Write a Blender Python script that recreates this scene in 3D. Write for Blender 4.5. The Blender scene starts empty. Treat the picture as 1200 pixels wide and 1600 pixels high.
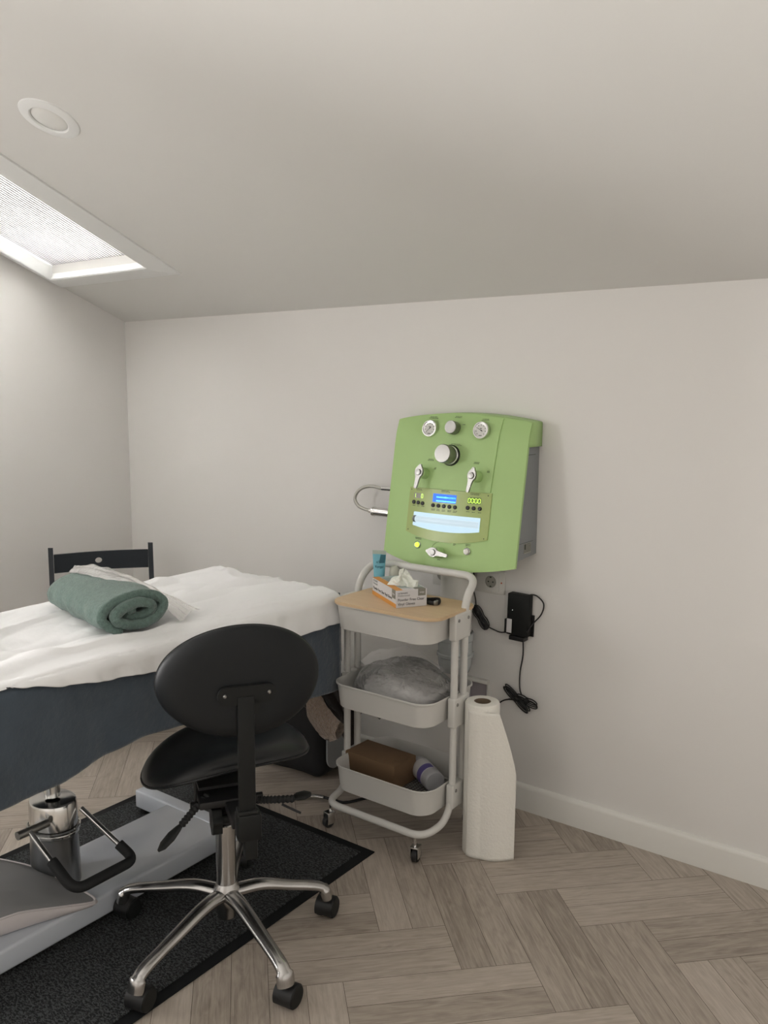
import bpy, bmesh, math, random
from mathutils import Vector, Matrix, noise
random.seed(7)
V = Vector
PI = math.pi
COL = bpy.context.scene.collection

# ------------------------------------------------------------------ materials
def mat(name, col, rough=.5, metal=0., spec=.5, bump=None, var=None, emis=None, estr=0., coat=0., sheen=0., trans=0., ior=1.45):
    m = bpy.data.materials.new(name); m.use_nodes = True
    nt = m.node_tree; b = nt.nodes['Principled BSDF']
    b.inputs['Base Color'].default_value = (*col, 1)
    b.inputs['Roughness'].default_value = rough
    b.inputs['Metallic'].default_value = metal
    b.inputs['Specular IOR Level'].default_value = spec
    b.inputs['Coat Weight'].default_value = coat
    b.inputs['Sheen Weight'].default_value = sheen
    b.inputs['Transmission Weight'].default_value = trans
    b.inputs['IOR'].default_value = ior
    if emis:
        b.inputs['Emission Color'].default_value = (*emis, 1); b.inputs['Emission Strength'].default_value = estr
    tc = nt.nodes.new('ShaderNodeTexCoord')
    if var:   # (scale, amount, stretch)
        mp = nt.nodes.new('ShaderNodeMapping'); mp.inputs['Scale'].default_value = var[2] if len(var) > 2 else (1, 1, 1)
        n = nt.nodes.new('ShaderNodeTexNoise'); n.inputs['Scale'].default_value = var[0]; n.inputs['Detail'].default_value = 6
        cr = nt.nodes.new('ShaderNodeMixRGB'); k = var[1]
        cr.inputs[1].default_value = (*[c * (1 - k) for c in col], 1); cr.inputs[2].default_value = (*[min(1, c * (1 + k)) for c in col], 1)
        nt.links.new(tc.outputs['Object'], mp.inputs[0]); nt.links.new(mp.outputs[0], n.inputs['Vector'])
        nt.links.new(n.outputs['Fac'], cr.inputs[0]); nt.links.new(cr.outputs[0], b.inputs['Base Color'])
    if bump:  # (scale, strength, distance)
        n = nt.nodes.new('ShaderNodeTexNoise'); n.inputs['Scale'].default_value = bump[0]; n.inputs['Detail'].default_value = 5
        bp = nt.nodes.new('ShaderNodeBump'); bp.inputs['Strength'].default_value = bump[1]; bp.inputs['Distance'].default_value = bump[2]
        nt.links.new(tc.outputs['Object'], n.inputs['Vector']); nt.links.new(n.outputs['Fac'], bp.inputs['Height'])
        nt.links.new(bp.outputs[0], b.inputs['Normal'])
    return m

M = {}
M['wall'] = mat('wall_paint', (.80, .785, .76), .85, bump=(90, .05, .002))
M['ceil'] = mat('ceiling_paint', (.74, .735, .71), .9, bump=(60, .05, .002))
M['trimw'] = mat('white_gloss_trim', (.80, .79, .75), .4)
M['skyframe'] = mat('skylight_white_plastic', (.82, .83, .82), .35)
M['green'] = mat('apple_green_lacquer', (.43, .63, .26), .48, bump=(200, .02, .001))
M['greenside'] = M['green']
M['greybox'] = mat('grey_sheet_metal', (.25, .265, .27), .5)
M['olive'] = mat('tinted_acrylic_plate', (.40, .50, .18), .3)
M['chrome'] = mat('chrome', (.72, .72, .71), .16, 1)
M['satin'] = mat('satin_steel', (.30, .295, .28), .38, 1)
M['chromew'] = mat('worn_chrome', (.47, .46, .45), .24, 1, var=(14, .25))
M['black'] = mat('black_plastic', (.012, .012, .013), .45)
M['matteblack'] = mat('matt_black_plastic', (.008, .009, .009), .55, spec=.35, bump=(400, .1, .001))
M['leather'] = mat('black_vinyl', (.007, .008, .009), .34, spec=.45, bump=(450, .12, .0008))
M['leatherback'] = mat('black_vinyl_back', (.007, .0085, .010), .5, spec=.35, bump=(450, .15, .0008))
M['rubber'] = mat('black_rubber', (.012, .013, .014), .7, bump=(200, .2, .001))
M['ink'] = mat('dark_print', (.03, .045, .03), .6)
M['whitepl'] = mat('white_plastic', (.72, .71, .67), .4)
M['powder'] = mat('white_powder_coat', (.66, .65, .62), .42)
M['basewhite'] = mat('white_gloss_enamel', (.62, .66, .72), .22, coat=.4)
M['foldshade'] = mat('blind_fold_shade_grey', (.36, .36, .355), .9)  # grey that paints the shade along the blind's pleats
M['handle'] = mat('pale_cast_metal', (.42, .41, .40), .42, .7)
M['dial'] = mat('dial_face', (.72, .72, .68), .5)
M['sheet'] = mat('white_cotton_sheet', (.90, .90, .905), .85, sheen=.2, bump=(30, .25, .006))
M['blanket'] = mat('blue_grey_fleece', (.046, .064, .086), .95, sheen=.5, bump=(60, .6, .004), var=(9, .35))
M['towel'] = mat('sage_green_towel', (.135, .205, .18), .95, sheen=.3, bump=(260, .9, .004), var=(120, .45))
M['uphol'] = mat('grey_upholstery', (.27, .27, .27), .55, bump=(40, .1, .003))
M['upholside'] = mat('pale_vinyl_side', (.62, .58, .58), .5)
M['chair'] = mat('dark_grey_painted_wood', (.022, .028, .035), .5)
M['card'] = mat('brown_cardboard', (.19, .115, .062), .85, bump=(120, .15, .002))
M['board'] = None
M['paper'] = mat('embossed_paper_towel', (.86, .84, .78), .95, bump=(110, .5, .004))
M['core'] = mat('cardboard_core', (.20, .15, .10), .9)
M['boxwhite'] = mat('carton_white', (.70, .69, .70), .55)
M['boxorange'] = mat('carton_orange', (.72, .32, .07), .5)
M['boxgrey'] = mat('carton_grey', (.24, .235, .20), .5)
M['boxpale'] = mat('carton_pale_top', (.42, .50, .49), .5)
M['printdk'] = mat('carton_print', (.08, .08, .09), .6)
M['printmid'] = mat('carton_print_grey', (.32, .32, .32), .6)
M['tube'] = mat('light_blue_tube', (.16, .43, .52), .35)
M['tubedk'] = mat('teal_print', (.02, .12, .16), .4)
M['crimp'] = mat('tube_crimp', (.40, .46, .40), .35)
M['amber'] = mat('amber_liquid', (.55, .38, .10), .15)
M['frost'] = mat('frosted_cap', (.52, .52, .44), .4)
M['glove'] = mat('clear_vinyl', (.80, .82, .74), .3, sheen=.1)
M['purple'] = mat('purple_label', (.16, .13, .40), .5, var=(20, .5))
M['bottle'] = mat('milky_bottle', (.50, .50, .52), .3)
M['silver'] = mat('silver_panel', (.34, .35, .36), .4)
M['fleece'] = mat('beige_fleece', (.42, .32, .25), 1, sheen=.6, bump=(130, 1, .012), var=(90, .3))
M['brown'] = mat('dark_brown_plush', (.028, .020, .018), .95, sheen=.4, bump=(80, .6, .004))
M['recess'] = mat('lilac_grey_board', (.36, .33, .35), .8)
M['red'] = mat('red_lamp', (.5, .1, .03), .4)
M['lens'] = mat('downlight_lens', (.78, .78, .75), .3)
M['segs'] = mat('lit_segments', (.2, .4, .05), .5, emis=(.62, 1., .12), estr=0.55)
M['segbg'] = mat('segment_backing', (.05, .09, .03), .4)
M['lcd'] = mat('blue_lcd', (.01, .05, .4), .4, emis=(.01, .12, .85), estr=0.45)
M['lcdtxt'] = mat('lcd_text', (.1, .5, .8), .4, emis=(.15, .75, 1.), estr=0.55)
M['uv'] = mat('lit_lamp_chamber', (.10, .14, .17), .5, emis=(.62, .82, .95), estr=0.29)
M['uvtube'] = mat('lit_lamp_tube', (.10, .12, .14), .3, emis=(.66, .80, .88), estr=0.28)
M['uvcap'] = mat('lamp_end_cap', (.18, .20, .20), .5)
M['led'] = mat('lit_green_button', (.4, .7, .05), .4, emis=(.55, 1., .05), estr=0.45)
M['whitebtn'] = mat('white_button', (.75, .73, .66), .3)
M['tiny'] = mat('led_white', (.8, .8, .8), .4, emis=(.9, 1, .9), estr=0.50)
M['label'] = mat('silver_label', (.34, .33, .29), .4)
M['pink'] = mat('shadow_gap', (.05, .05, .05), .8)

def film(name, fac, col, rough=.12, bump=(40, .6, .01), gl=.35):
    m = bpy.data.materials.new(name); m.use_nodes = True; nt = m.node_tree
    for n in list(nt.nodes): nt.nodes.remove(n)
    o = nt.nodes.new('ShaderNodeOutputMaterial'); t = nt.nodes.new('ShaderNodeBsdfTransparent')
    d = nt.nodes.new('ShaderNodeBsdfPrincipled'); d.inputs['Base Color'].default_value = (*col, 1); d.inputs['Roughness'].default_value = rough
    d.inputs['Specular IOR Level'].default_value = 1.
    g = nt.nodes.new('ShaderNodeBsdfGlossy'); g.inputs['Roughness'].default_value = rough
    mx = nt.nodes.new('ShaderNodeMixShader'); mx.inputs[0].default_value = fac
    m2 = nt.nodes.new('ShaderNodeMixShader'); fr = nt.nodes.new('ShaderNodeFresnel'); fr.inputs[0].default_value = 1.45
    mu = nt.nodes.new('ShaderNodeMath'); mu.operation = 'MULTIPLY'; mu.inputs[1].default_value = gl * 4; mu.use_clamp = True
    tc = nt.nodes.new('ShaderNodeTexCoord'); n = nt.nodes.new('ShaderNodeTexNoise'); n.inputs['Scale'].default_value = bump[0]; n.inputs['Distortion'].default_value = 1.5
    bp = nt.nodes.new('ShaderNodeBump'); bp.inputs['Strength'].default_value = bump[1]; bp.inputs['Distance'].default_value = bump[2]
    L = nt.links.new
    L(tc.outputs['Object'], n.inputs['Vector']); L(n.outputs['Fac'], bp.inputs['Height'])
    for q in (d, g): L(bp.outputs[0], q.inputs['Normal'])
    L(bp.outputs[0], fr.inputs['Normal']); L(fr.outputs[0], mu.inputs[0])
    L(t.outputs[0], mx.inputs[1]); L(d.outputs[0], mx.inputs[2])
    L(mu.outputs[0], m2.inputs[0]); L(mx.outputs[0], m2.inputs[1]); L(g.outputs[0], m2.inputs[2])
    L(m2.outputs[0], o.inputs[0])
    return m
M['film'] = film('clear_plastic_film', .24, (.86, .85, .84), .10, (28, .45, .010), .30)
M['film2'] = film('white_plastic_film', .50, (.90, .88, .86), .25, (35, .5, .008), .10)
M['pane'] = film('window_glass', .02, (.8, .8, .8), .03, (2, 0, .001), .2)
M['bowl'] = film('translucent_bowl', .72, (.62, .66, .66), .2, (5, .02, .001), .15)

def wood_floor():
    m = bpy.data.materials.new('herringbone_oak_vinyl'); m.use_nodes = True; nt = m.node_tree; b = nt.nodes['Principled BSDF']; L = nt.links.new
    uv = nt.nodes.new('ShaderNodeUVMap'); uv.uv_map = 'UVMap'
    at = nt.nodes.new('ShaderNodeAttribute'); at.attribute_name = 'plank'
    mp = nt.nodes.new('ShaderNodeMapping'); mp.inputs['Scale'].default_value = (.8, 48, 1)
    n1 = nt.nodes.new('ShaderNodeTexNoise'); n1.inputs['Scale'].default_value = 2.2; n1.inputs['Detail'].default_value = 8; n1.inputs['Distortion'].default_value = .6
    mp2 = nt.nodes.new('ShaderNodeMapping'); mp2.inputs['Scale'].default_value = (1.3, 17, 1)
    n2 = nt.nodes.new('ShaderNodeTexNoise'); n2.inputs['Scale'].default_value = 1.6; n2.inputs['Detail'].default_value = 3; n2.inputs['Distortion'].default_value = 2.6
    mp3 = nt.nodes.new('ShaderNodeMapping'); mp3.inputs['Scale'].default_value = (3.5, 190, 1)
    n3 = nt.nodes.new('ShaderNodeTexNoise'); n3.inputs['Scale'].default_value = 1.6; n3.inputs['Detail'].default_value = 3
    for a in (mp, mp2, mp3): L(uv.outputs[0], a.inputs[0])
    L(mp.outputs[0], n1.inputs['Vector']); L(mp2.outputs[0], n2.inputs['Vector']); L(mp3.outputs[0], n3.inputs['Vector'])
    def math_(op, a, bb):
        q = nt.nodes.new('ShaderNodeMath'); q.operation = op
        for i, x in enumerate((a, bb)):
            if isinstance(x, (int, float)): q.inputs[i].default_value = x
            else: L(x, q.inputs[i])
        return q.outputs[0]
    s = math_('ADD', math_('MULTIPLY', n1.outputs['Fac'], .35), math_('MULTIPLY', n2.outputs['Fac'], .30))
    s = math_('ADD', s, math_('MULTIPLY', n3.outputs['Fac'], .18))
    s = math_('ADD', s, math_('MULTIPLY', at.outputs['Fac'], .22))
    r = nt.nodes.new('ShaderNodeValToRGB'); e = r.color_ramp.elements
    e[0].position = .34; e[0].color = (.26, .218, .18, 1)
    e[1].position = .70; e[1].color = (.54, .475, .41, 1)
    x = e.new(.5); x.color = (.40, .345, .29, 1)
    L(s, r.inputs[0]); L(r.outputs[0], b.inputs['Base Color'])
    b.inputs['Roughness'].default_value = .48
    bp = nt.nodes.new('ShaderNodeBump'); bp.inputs['Strength'].default_value = .12; bp.inputs['Distance'].default_value = .002
    L(n3.outputs['Fac'], bp.inputs['Height']); L(bp.outputs[0], b.inputs['Normal'])
    return m
M['floor'] = wood_floor()
M['joint'] = mat('plank_joint', (.06, .046, .036), .8)

def wood_board():
    m = mat('birch_board', (.58, .38, .20), .45); nt = m.node_tree; b = nt.nodes['Principled BSDF']
    tc = nt.nodes.new('ShaderNodeTexCoord'); mp = nt.nodes.new('ShaderNodeMapping'); mp.inputs['Scale'].default_value = (3, 30, 30)
    n = nt.nodes.new('ShaderNodeTexNoise'); n.inputs['Scale'].default_value = 2; n.inputs['Detail'].default_value = 6
    r = nt.nodes.new('ShaderNodeValToRGB'); r.color_ramp.elements[0].color = (.58, .41, .24, 1); r.color_ramp.elements[1].color = (.72, .54, .34, 1)
    nt.links.new(tc.outputs['Object'], mp.inputs[0]); nt.links.new(mp.outputs[0], n.inputs['Vector']); nt.links.new(n.outputs['Fac'], r.inputs[0]); nt.links.new(r.outputs[0], b.inputs['Base Color'])
    return m
M['board'] = wood_board()

def mat_rug():
    m = bpy.data.materials.new('ribbed_mat'); m.use_nodes = True; nt = m.node_tree; b = nt.nodes['Principled BSDF']; L = nt.links.new
    tc = nt.nodes.new('ShaderNodeTexCoord')
    mp = nt.nodes.new('ShaderNodeMapping'); mp.inputs['Rotation'].default_value = (0, 0, .35); mp.inputs['Scale'].default_value = (120, 230, 1)
    n = nt.nodes.new('ShaderNodeTexNoise'); n.inputs['Scale'].default_value = 1; n.inputs['Detail'].default_value = 1; n.inputs['Distortion'].default_value = .8
    r = nt.nodes.new('ShaderNodeValToRGB'); r.color_ramp.elements[0].position = .44; r.color_ramp.elements[0].color = (.004, .005, .006, 1)
    r.color_ramp.elements[1].position = .60; r.color_ramp.elements[1].color = (.062, .067, .070, 1)
    L(tc.outputs['Object'], mp.inputs[0]); L(mp.outputs[0], n.inputs['Vector']); L(n.outputs['Fac'], r.inputs[0]); L(r.outputs[0], b.inputs['Base Color'])
    bp = nt.nodes.new('ShaderNodeBump'); bp.inputs['Strength'].default_value = .8; bp.inputs['Distance'].default_value = .004
    L(n.outputs['Fac'], bp.inputs['Height']); L(bp.outputs[0], b.inputs['Normal']); b.inputs['Roughness'].default_value = .95
    return m
M['rug'] = mat_rug()
M['rugedge'] = mat('rubber_mat_border', (.006, .007, .008), .8, spec=.3, bump=(90, .2, .002))

def blind_mat():
    m = bpy.data.materials.new('pleated_blind_fabric'); m.use_nodes = True; nt = m.node_tree
    for n in list(nt.nodes): nt.nodes.remove(n)
    o = nt.nodes.new('ShaderNodeOutputMaterial'); a = nt.nodes.new('ShaderNodeBsdfTranslucent'); d = nt.nodes.new('ShaderNodeBsdfDiffuse')
    a.inputs[0].default_value = (.95, .93, .90, 1); d.inputs[0].default_value = (.85, .84, .82, 1)
    mx = nt.nodes.new('ShaderNodeMixShader'); mx.inputs[0].default_value = .25
    nt.links.new(a.outputs[0], mx.inputs[1]); nt.links.new(d.outputs[0], mx.inputs[2]); nt.links.new(mx.outputs[0], o.inputs[0])
    return m
M['blind'] = blind_mat()

# ------------------------------------------------------------------ geometry helpers (all in world coordinates)
def new(): return bmesh.new()
def obj(name, bm, m, parent=None, smooth=True, sharp=35, loc=None, solid=0):
    """link a bmesh (world coordinates) as one mesh object; its origin sits at its parent's root, or at loc"""
    base = V(loc) if loc is not None else (V(parent['_base']) if parent is not None else V((0, 0, 0)))
    bmesh.ops.recalc_face_normals(bm, faces=bm.faces)
    bm.transform(Matrix.Translation(-base))
    me = bpy.data.meshes.new(name); bm.to_mesh(me); bm.free()
    o = bpy.data.objects.new(name, me); COL.objects.link(o)
    ms = m if isinstance(m, (list, tuple)) else [m]
    for x in ms: me.materials.append(x)
    if smooth:
        me.shade_smooth(); me.set_sharp_from_angle(angle=math.radians(sharp))
    if solid:
        md = o.modifiers.new('Solidify', 'SOLIDIFY'); md.thickness = solid; md.offset = 0
    if parent is not None: o.parent = parent
    else: o.location = base
    o['_base'] = tuple(base)
    return o
def thing(name, label, cat, loc, group=None):
    o = bpy.data.objects.new(name, None); COL.objects.link(o); o.location = loc; o.empty_display_size = .05
    o['_base'] = tuple(loc); o['label'] = label; o['category'] = cat
    if group: o['group'] = group
    return o
def tag(o, label, cat, group=None):
    o['label'] = label; o['category'] = cat
    if group: o['group'] = group
    return o
def struct(name, bm, m, **k):
    o = obj(name, bm, m, **k); o['kind'] = 'structure'; return o

def fr(o, x, y=None, z=None):
    """frame matrix from origin and axes"""
    x = V(x).normalized(); y = V(y).normalized(); z = x.cross(y).normalized() if z is None else V(z).normalized()
    return Matrix(((x.x, y.x, z.x, o[0]), (x.y, y.y, z.y, o[1]), (x.z, y.z, z.z, o[2]), (0, 0, 0, 1)))
def rz(a, o=(0, 0, 0)): return Matrix.Translation(V(o)) @ Matrix.Rotation(a, 4, 'Z')

def box(bm, c, s, mtx=None, bev=0., seg=2, mi=0):
    r = bmesh.ops.create_cube(bm, size=1); vs = r['verts']
    for v in vs: v.co = V((v.co.x * s[0] + c[0], v.co.y * s[1] + c[1], v.co.z * s[2] + c[2]))
    es = list({e for v in vs for e in v.link_edges})
    if bev > 0:
        rr = bmesh.ops.bevel(bm, geom=es, offset=bev, segments=seg, affect='EDGES', profile=.5)
        vs = list({v for f in rr['faces'] for v in f.verts} | {v for v in vs if v.is_valid})
        allv = set(vs)
        for v in list(allv):
            for f in v.link_faces:
                for w in f.verts: allv.add(w)
        vs = list(allv)
    if mtx is not None: bmesh.ops.transform(bm, matrix=mtx, verts=vs)
    for f in {f for v in vs for f in v.link_faces}: f.material_index = mi
    return vs
def b2(bm, lo, hi, bev=0., **k):
    return box(bm, [(a + b) / 2 for a, b in zip(lo, hi)], [b - a for a, b in zip(lo, hi)], bev=bev, **k)

def smooth_path(pts, n=6, closed=False):
    pts = [V(p) for p in pts]; out = []
    N = len(pts)
    rng = range(N if closed else N - 1)
    for i in rng:
        p0 = pts[(i - 1) % N] if (closed or i > 0) else pts[0] * 2 - pts[1]
        p1 = pts[i]; p2 = pts[(i + 1) % N]
        p3 = pts[(i + 2) % N] if (closed or i + 2 < N) else pts[-1] * 2 - pts[-2]
        for k in range(n):
            t = k / n
            out.append(.5 * ((2 * p1) + (p2 - p0) * t + (2 * p0 - 5 * p1 + 4 * p2 - p3) * t * t + (3 * p1 - p0 - 3 * p2 + p3) * t ** 3))
    if not closed: out.append(pts[-1])
    return out
def fillet(pts, r, n=6):
    """polyline with rounded corners"""
    pts = [V(p) for p in pts]; out = [pts[0]]
    for i in range(1, len(pts) - 1):
        a, b, c = pts[i - 1], pts[i], pts[i + 1]
        d1 = (a - b); d2 = (c - b); rr = min(r, d1.length * .49, d2.length * .49)
        p = b + d1.normalized() * rr; q = b + d2.normalized() * rr
        for k in range(n + 1):
            t = k / n; out.append(p * (1 - t) ** 2 + b * 2 * t * (1 - t) + q * t * t)
    out.append(pts[-1]); return out
def tube(bm, pts, r, seg=12, caps=True, flat=None, closed=False, up=None):
    """sweep a circle (or ellipse: flat = (width factor, height factor)); r number or list"""
    pts = [V(p) for p in pts]; n = len(pts); rings = []
    prev = None
    for i, p in enumerate(pts):
        if closed: t = (pts[(i + 1) % n] - pts[i - 1])
        else: t = pts[min(i + 1, n - 1)] - pts[max(i - 1, 0)]
        if t.length < 1e-9: t = V((0, 0, 1))
        t.normalize()
        if up is not None:
            a = t.cross(V(up)); 
            if a.length < 1e-3: a = prev or V((1, 0, 0))
            a.normalize(); prev = a
        else:
            if prev is None:
                a = t.cross(V((0, 0, 1)))
                if a.length < .1: a = t.cross(V((1, 0, 0)))
            else: a = prev - t * prev.dot(t)
            a.normalize(); prev = a
        b = t.cross(a)
        rr = r[min(i, len(r) - 1)] if isinstance(r, (list, tuple)) else r
        fa, fb = (flat if flat else (1, 1))
        rings.append([bm.verts.new(p + (a * math.cos(2 * PI * k / seg) * fa + b * math.sin(2 * PI * k / seg) * fb) * rr) for k in range(seg)])
    for i in range(n - 1 + (1 if closed else 0)):
        A = rings[i]; B = rings[(i + 1) % n]
        for k in range(seg): bm.faces.new((A[k], A[(k + 1) % seg], B[(k + 1) % seg], B[k]))
    if caps and not closed:
        bm.faces.new(rings[0]); bm.faces.new(list(reversed(rings[-1])))
    return rings
def lathe(bm, prof, mtx=None, seg=32, sx=1., sy=1., mi=0, a0=0., a1=2 * PI):
    """prof: list of (r, z)"""
    full = abs((a1 - a0) - 2 * PI) < 1e-6; rings = []; vs = []
    for r, z in prof:
        if r < 1e-6: v = bm.verts.new((0, 0, z)); rings.append([v]); vs.append(v)
        else:
            R = [bm.verts.new((r * math.cos(a0 + (a1 - a0) * k / (seg if full else seg - 1)) * sx, r * math.sin(a0 + (a1 - a0) * k / (seg if full else seg - 1)) * sy, z)) for k in range(seg)]
            rings.append(R); vs += R
    for A, B in zip(rings, rings[1:]):
        m_ = seg if full else seg - 1
        for k in range(m_):
            k2 = (k + 1) % seg
            if len(A) == 1 and len(B) == 1: continue
            if len(A) == 1: f = bm.faces.new((A[0], B[k2], B[k]))
            elif len(B) == 1: f = bm.faces.new((A[k], A[k2], B[0]))
            else: f = bm.faces.new((A[k], A[k2], B[k2], B[k]))
            f.material_index = mi
    if mtx is not None: bmesh.ops.transform(bm, matrix=mtx, verts=vs)
    return vs
def prism(bm, outline, h0, h1, mtx=None, mi=0):
    """outline: 2D points, extruded between local z h0..h1"""
    a = [bm.verts.new((p[0], p[1], h0)) for p in outline]; b = [bm.verts.new((p[0], p[1], h1)) for p in outline]
    fs = [bm.faces.new(list(reversed(a))), bm.faces.new(b)]
    n = len(a)
    for i in range(n): fs.append(bm.faces.new((a[i], a[(i + 1) % n], b[(i + 1) % n], b[i])))
    for f in fs: f.material_index = mi
    if mtx is not None: bmesh.ops.transform(bm, matrix=mtx, verts=a + b)
    return a + b
def rrect(w, d, r, n=6, c=(0, 0)):
    out = []
    for (sx, sy, a0) in ((1, 1, 0), (-1, 1, PI / 2), (-1, -1, PI), (1, -1, 3 * PI / 2)):
        for k in range(n + 1):
            a = a0 + PI / 2 * k / n
            out.append((c[0] + sx * (w / 2 - r) + r * math.cos(a), c[1] + sy * (d / 2 - r) + r * math.sin(a)))
    return out
def grid(bm, fn, nu, nv, mi=0, closeu=False):
    vs = [[bm.verts.new(fn(i / (nu if closeu else nu - 1), j / (nv - 1))) for j in range(nv)] for i in range(nu)]
    for i in range(nu if closeu else nu - 1):
        for j in range(nv - 1):
            f = bm.faces.new((vs[i][j], vs[(i + 1) % nu][j], vs[(i + 1) % nu][j + 1], vs[i][j + 1])); f.material_index = mi
    return vs
def thick(bm, t):
    """give a sheet thickness t"""
    bmesh.ops.recalc_face_normals(bm, faces=bm.faces)
    bmesh.ops.solidify(bm, geom=bm.faces[:], thickness=t)
def fbm(p, s, o=3): return noise.fractal(V(p) * s, 1., 2., o, noise_basis='PERLIN_ORIGINAL')
def text(name, s, size, m, parent, mtx, ext=.0004, align='CENTER', bold=0.):
    cu = bpy.data.curves.new('t', 'FONT'); cu.body = s; cu.size = size; cu.extrude = ext; cu.align_x = align; cu.align_y = 'CENTER'; cu.offset = bold
    t = bpy.data.objects.new('t', cu); COL.objects.link(t)
    dg = bpy.context.evaluated_depsgraph_get(); me = bpy.data.meshes.new_from_object(t.evaluated_get(dg))
    bm = bmesh.new(); bm.from_mesh(me); bm.transform(mtx)
    bpy.data.objects.remove(t); bpy.data.meshes.remove(me); bpy.data.curves.remove(cu)
    return obj(name, bm, m, parent, smooth=False)

# ------------------------------------------------------------------ the room
XL, XR, YB, YF = -3.67, 2.0, 2.776, -2.4
SL = .3983; EZ = 1.90
YR = -.3
def cz(y): return EZ + SL * (YB - y) if y > YR else EZ + SL * (YB - YR) - SL * (YR - y)
AX = math.atan(SL)
UPS = V((0, -math.cos(AX), math.sin(AX))); NRM = V((0, math.sin(AX), math.cos(AX)))

def build_floor():
    S = .098; f = math.radians(36.26); az = math.radians(9.333)
    x0, y0 = 4.2264 * S, 22.109 * S
    def w(x, y): return V((x * math.cos(f) - y * math.sin(f), x * math.sin(f) + y * math.cos(f), 0))
    O = w(x0, y0); a = w(math.sin(az), -math.cos(az)) * S; b = w(math.cos(az), math.sin(az)) * S; L = 5.326
    bm = new(); uvl = bm.loops.layers.uv.new('UVMap'); cl = bm.loops.layers.float_color.new('plank')
    g = .006
    def plank(t0, t1, s0, s1, alongs):
        c = O + a * ((s0 + s1) / 2) + b * ((t0 + t1) / 2)
        if not (XL - .4 < c.x < XR + .4 and YF - .4 < c.y < YB + .4): return
        P = [(t0 + g, s0 + g), (t1 - g, s0 + g), (t1 - g, s1 - g), (t0 + g, s1 - g)]
        vs = [bm.verts.new(O + a * s + b * t) for t, s in P]
        fc = bm.faces.new(vs); k = random.random(); ox, oy = random.random() * 50, random.random() * 50
        for lp, (t, s) in zip(fc.loops, P):
            u, v = ((s - s0), (t - t0)) if alongs else ((t - t0), (s - s0))
            lp[uvl].uv = (u * S * 3 + ox, v * S * 1 + oy); lp[cl] = (k, k, k, 1)
    for k in range(-30, 30):
        for m in range(-20, 20):
            dt, ds = -L * m, L * m
            for q in (0, 1):
                plank(2 * k + q + dt, 2 * k + q + 1 + dt, 2 * k + 2 - L + ds, 2 * k + 2 + ds, True)
                plank(2 * k + dt, 2 * k + L + dt, 2 * k - L + q + ds, 2 * k - L + q + 1 + ds, False)
    for co, no in (((XL, 0, 0), (-1, 0, 0)), ((XR, 0, 0), (1, 0, 0)), ((0, YB, 0), (0, 1, 0)), ((0, YF, 0), (0, -1, 0))):
        bmesh.ops.bisect_plane(bm, geom=bm.verts[:] + bm.edges[:] + bm.faces[:], plane_co=co, plane_no=no, clear_outer=True)
    for fc in bm.faces: fc.material_index = 0
    z = -.0015
    vs = [bm.verts.new(p) for p in ((XL, YF, z), (XR, YF, z), (XR, YB, z), (XL, YB, z))]
    bm.faces.new(vs).material_index = 1
    vs = [bm.verts.new(p) for p in ((XL, YF, -.05), (XL, YB, -.05), (XR, YB, -.05), (XR, YF, -.05))]
    bm.faces.new(vs).material_index = 1
    me = struct('floor', bm, [M['floor'], M['joint']], smooth=False)
build_floor()

T = .12
bm = new(); b2(bm, (XL - T, YB, -.05), (XR + T, YB + T, EZ + .02)); struct('wall_back', bm, M['wall'], smooth=False)
def gable(name, x0, x1):
    bm = new(); out = [(YB, -.05), (YB, cz(YB) + .0), (YR, cz(YR)), (YF, cz(YF)), (YF, -.05)]
    prism(bm, out, x0, x1, Matrix(((0, 0, 1, 0), (1, 0, 0, 0), (0, 1, 0, 0), (0, 0, 0, 1)))); struct(name, bm, M['wall'], smooth=False)
WY0, WY1, WZ0, WZ1 = -1.75, .25, .95, 2.15
bm = new(); XM = Matrix(((0, 0, 1, 0), (1, 0, 0, 0), (0, 1, 0, 0), (0, 0, 0, 1)))
for out in ([(YB, -.05), (YB, cz(YB)), (WY1, cz(WY1)), (WY1, -.05)], [(WY0, -.05), (WY0, cz(WY0)), (YF, cz(YF)), (YF, -.05)], [(WY1, -.05), (WY1, WZ0), (WY0, WZ0), (WY0, -.05)], [(WY1, WZ1), (WY1, cz(WY1)), (YR, cz(YR)), (WY0, cz(WY0)), (WY0, WZ1)]): prism(bm, out, XL - T, XL, XM)
struct('wall_left', bm, M['wall'], smooth=False)
gable('wall_right', XR, XR + T)
bm = new(); b2(bm, (XL - T, YF - T, -.05), (XR + T, YF, cz(YF) + .1)); struct('wall_front', bm, M['wall'], smooth=False)
w2 = bpy.data.objects.new('added_fill_window', None); COL.objects.link(w2); w2.location = (XL, (WY0 + WY1) / 2, WZ0); w2['_base'] = tuple(w2.location); w2['kind'] = 'structure'  # made-up window out of view, added to let in fill light
bm = new(); xa, xb = XL - .09, XL + .008
for lo, hi in (((xa, WY0, WZ0), (xb, WY0 + .05, WZ1)), ((xa, WY1 - .05, WZ0), (xb, WY1, WZ1)), ((xa, WY0, WZ0), (xb, WY1, WZ0 + .05)), ((xa, WY0, WZ1 - .05), (xb, WY1, WZ1)), ((xa, (WY0 + WY1) / 2 - .03, WZ0), (XL - .02, (WY0 + WY1) / 2 + .03, WZ1))): b2(bm, lo, hi)
obj('window_frame', bm, M['skyframe'], w2, smooth=False)
bm = new(); b2(bm, (XL - .055, WY0 + .04, WZ0 + .04), (XL - .05, WY1 - .04, WZ1 - .04)); obj('pane', bm, M['pane'], w2, smooth=False)

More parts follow.
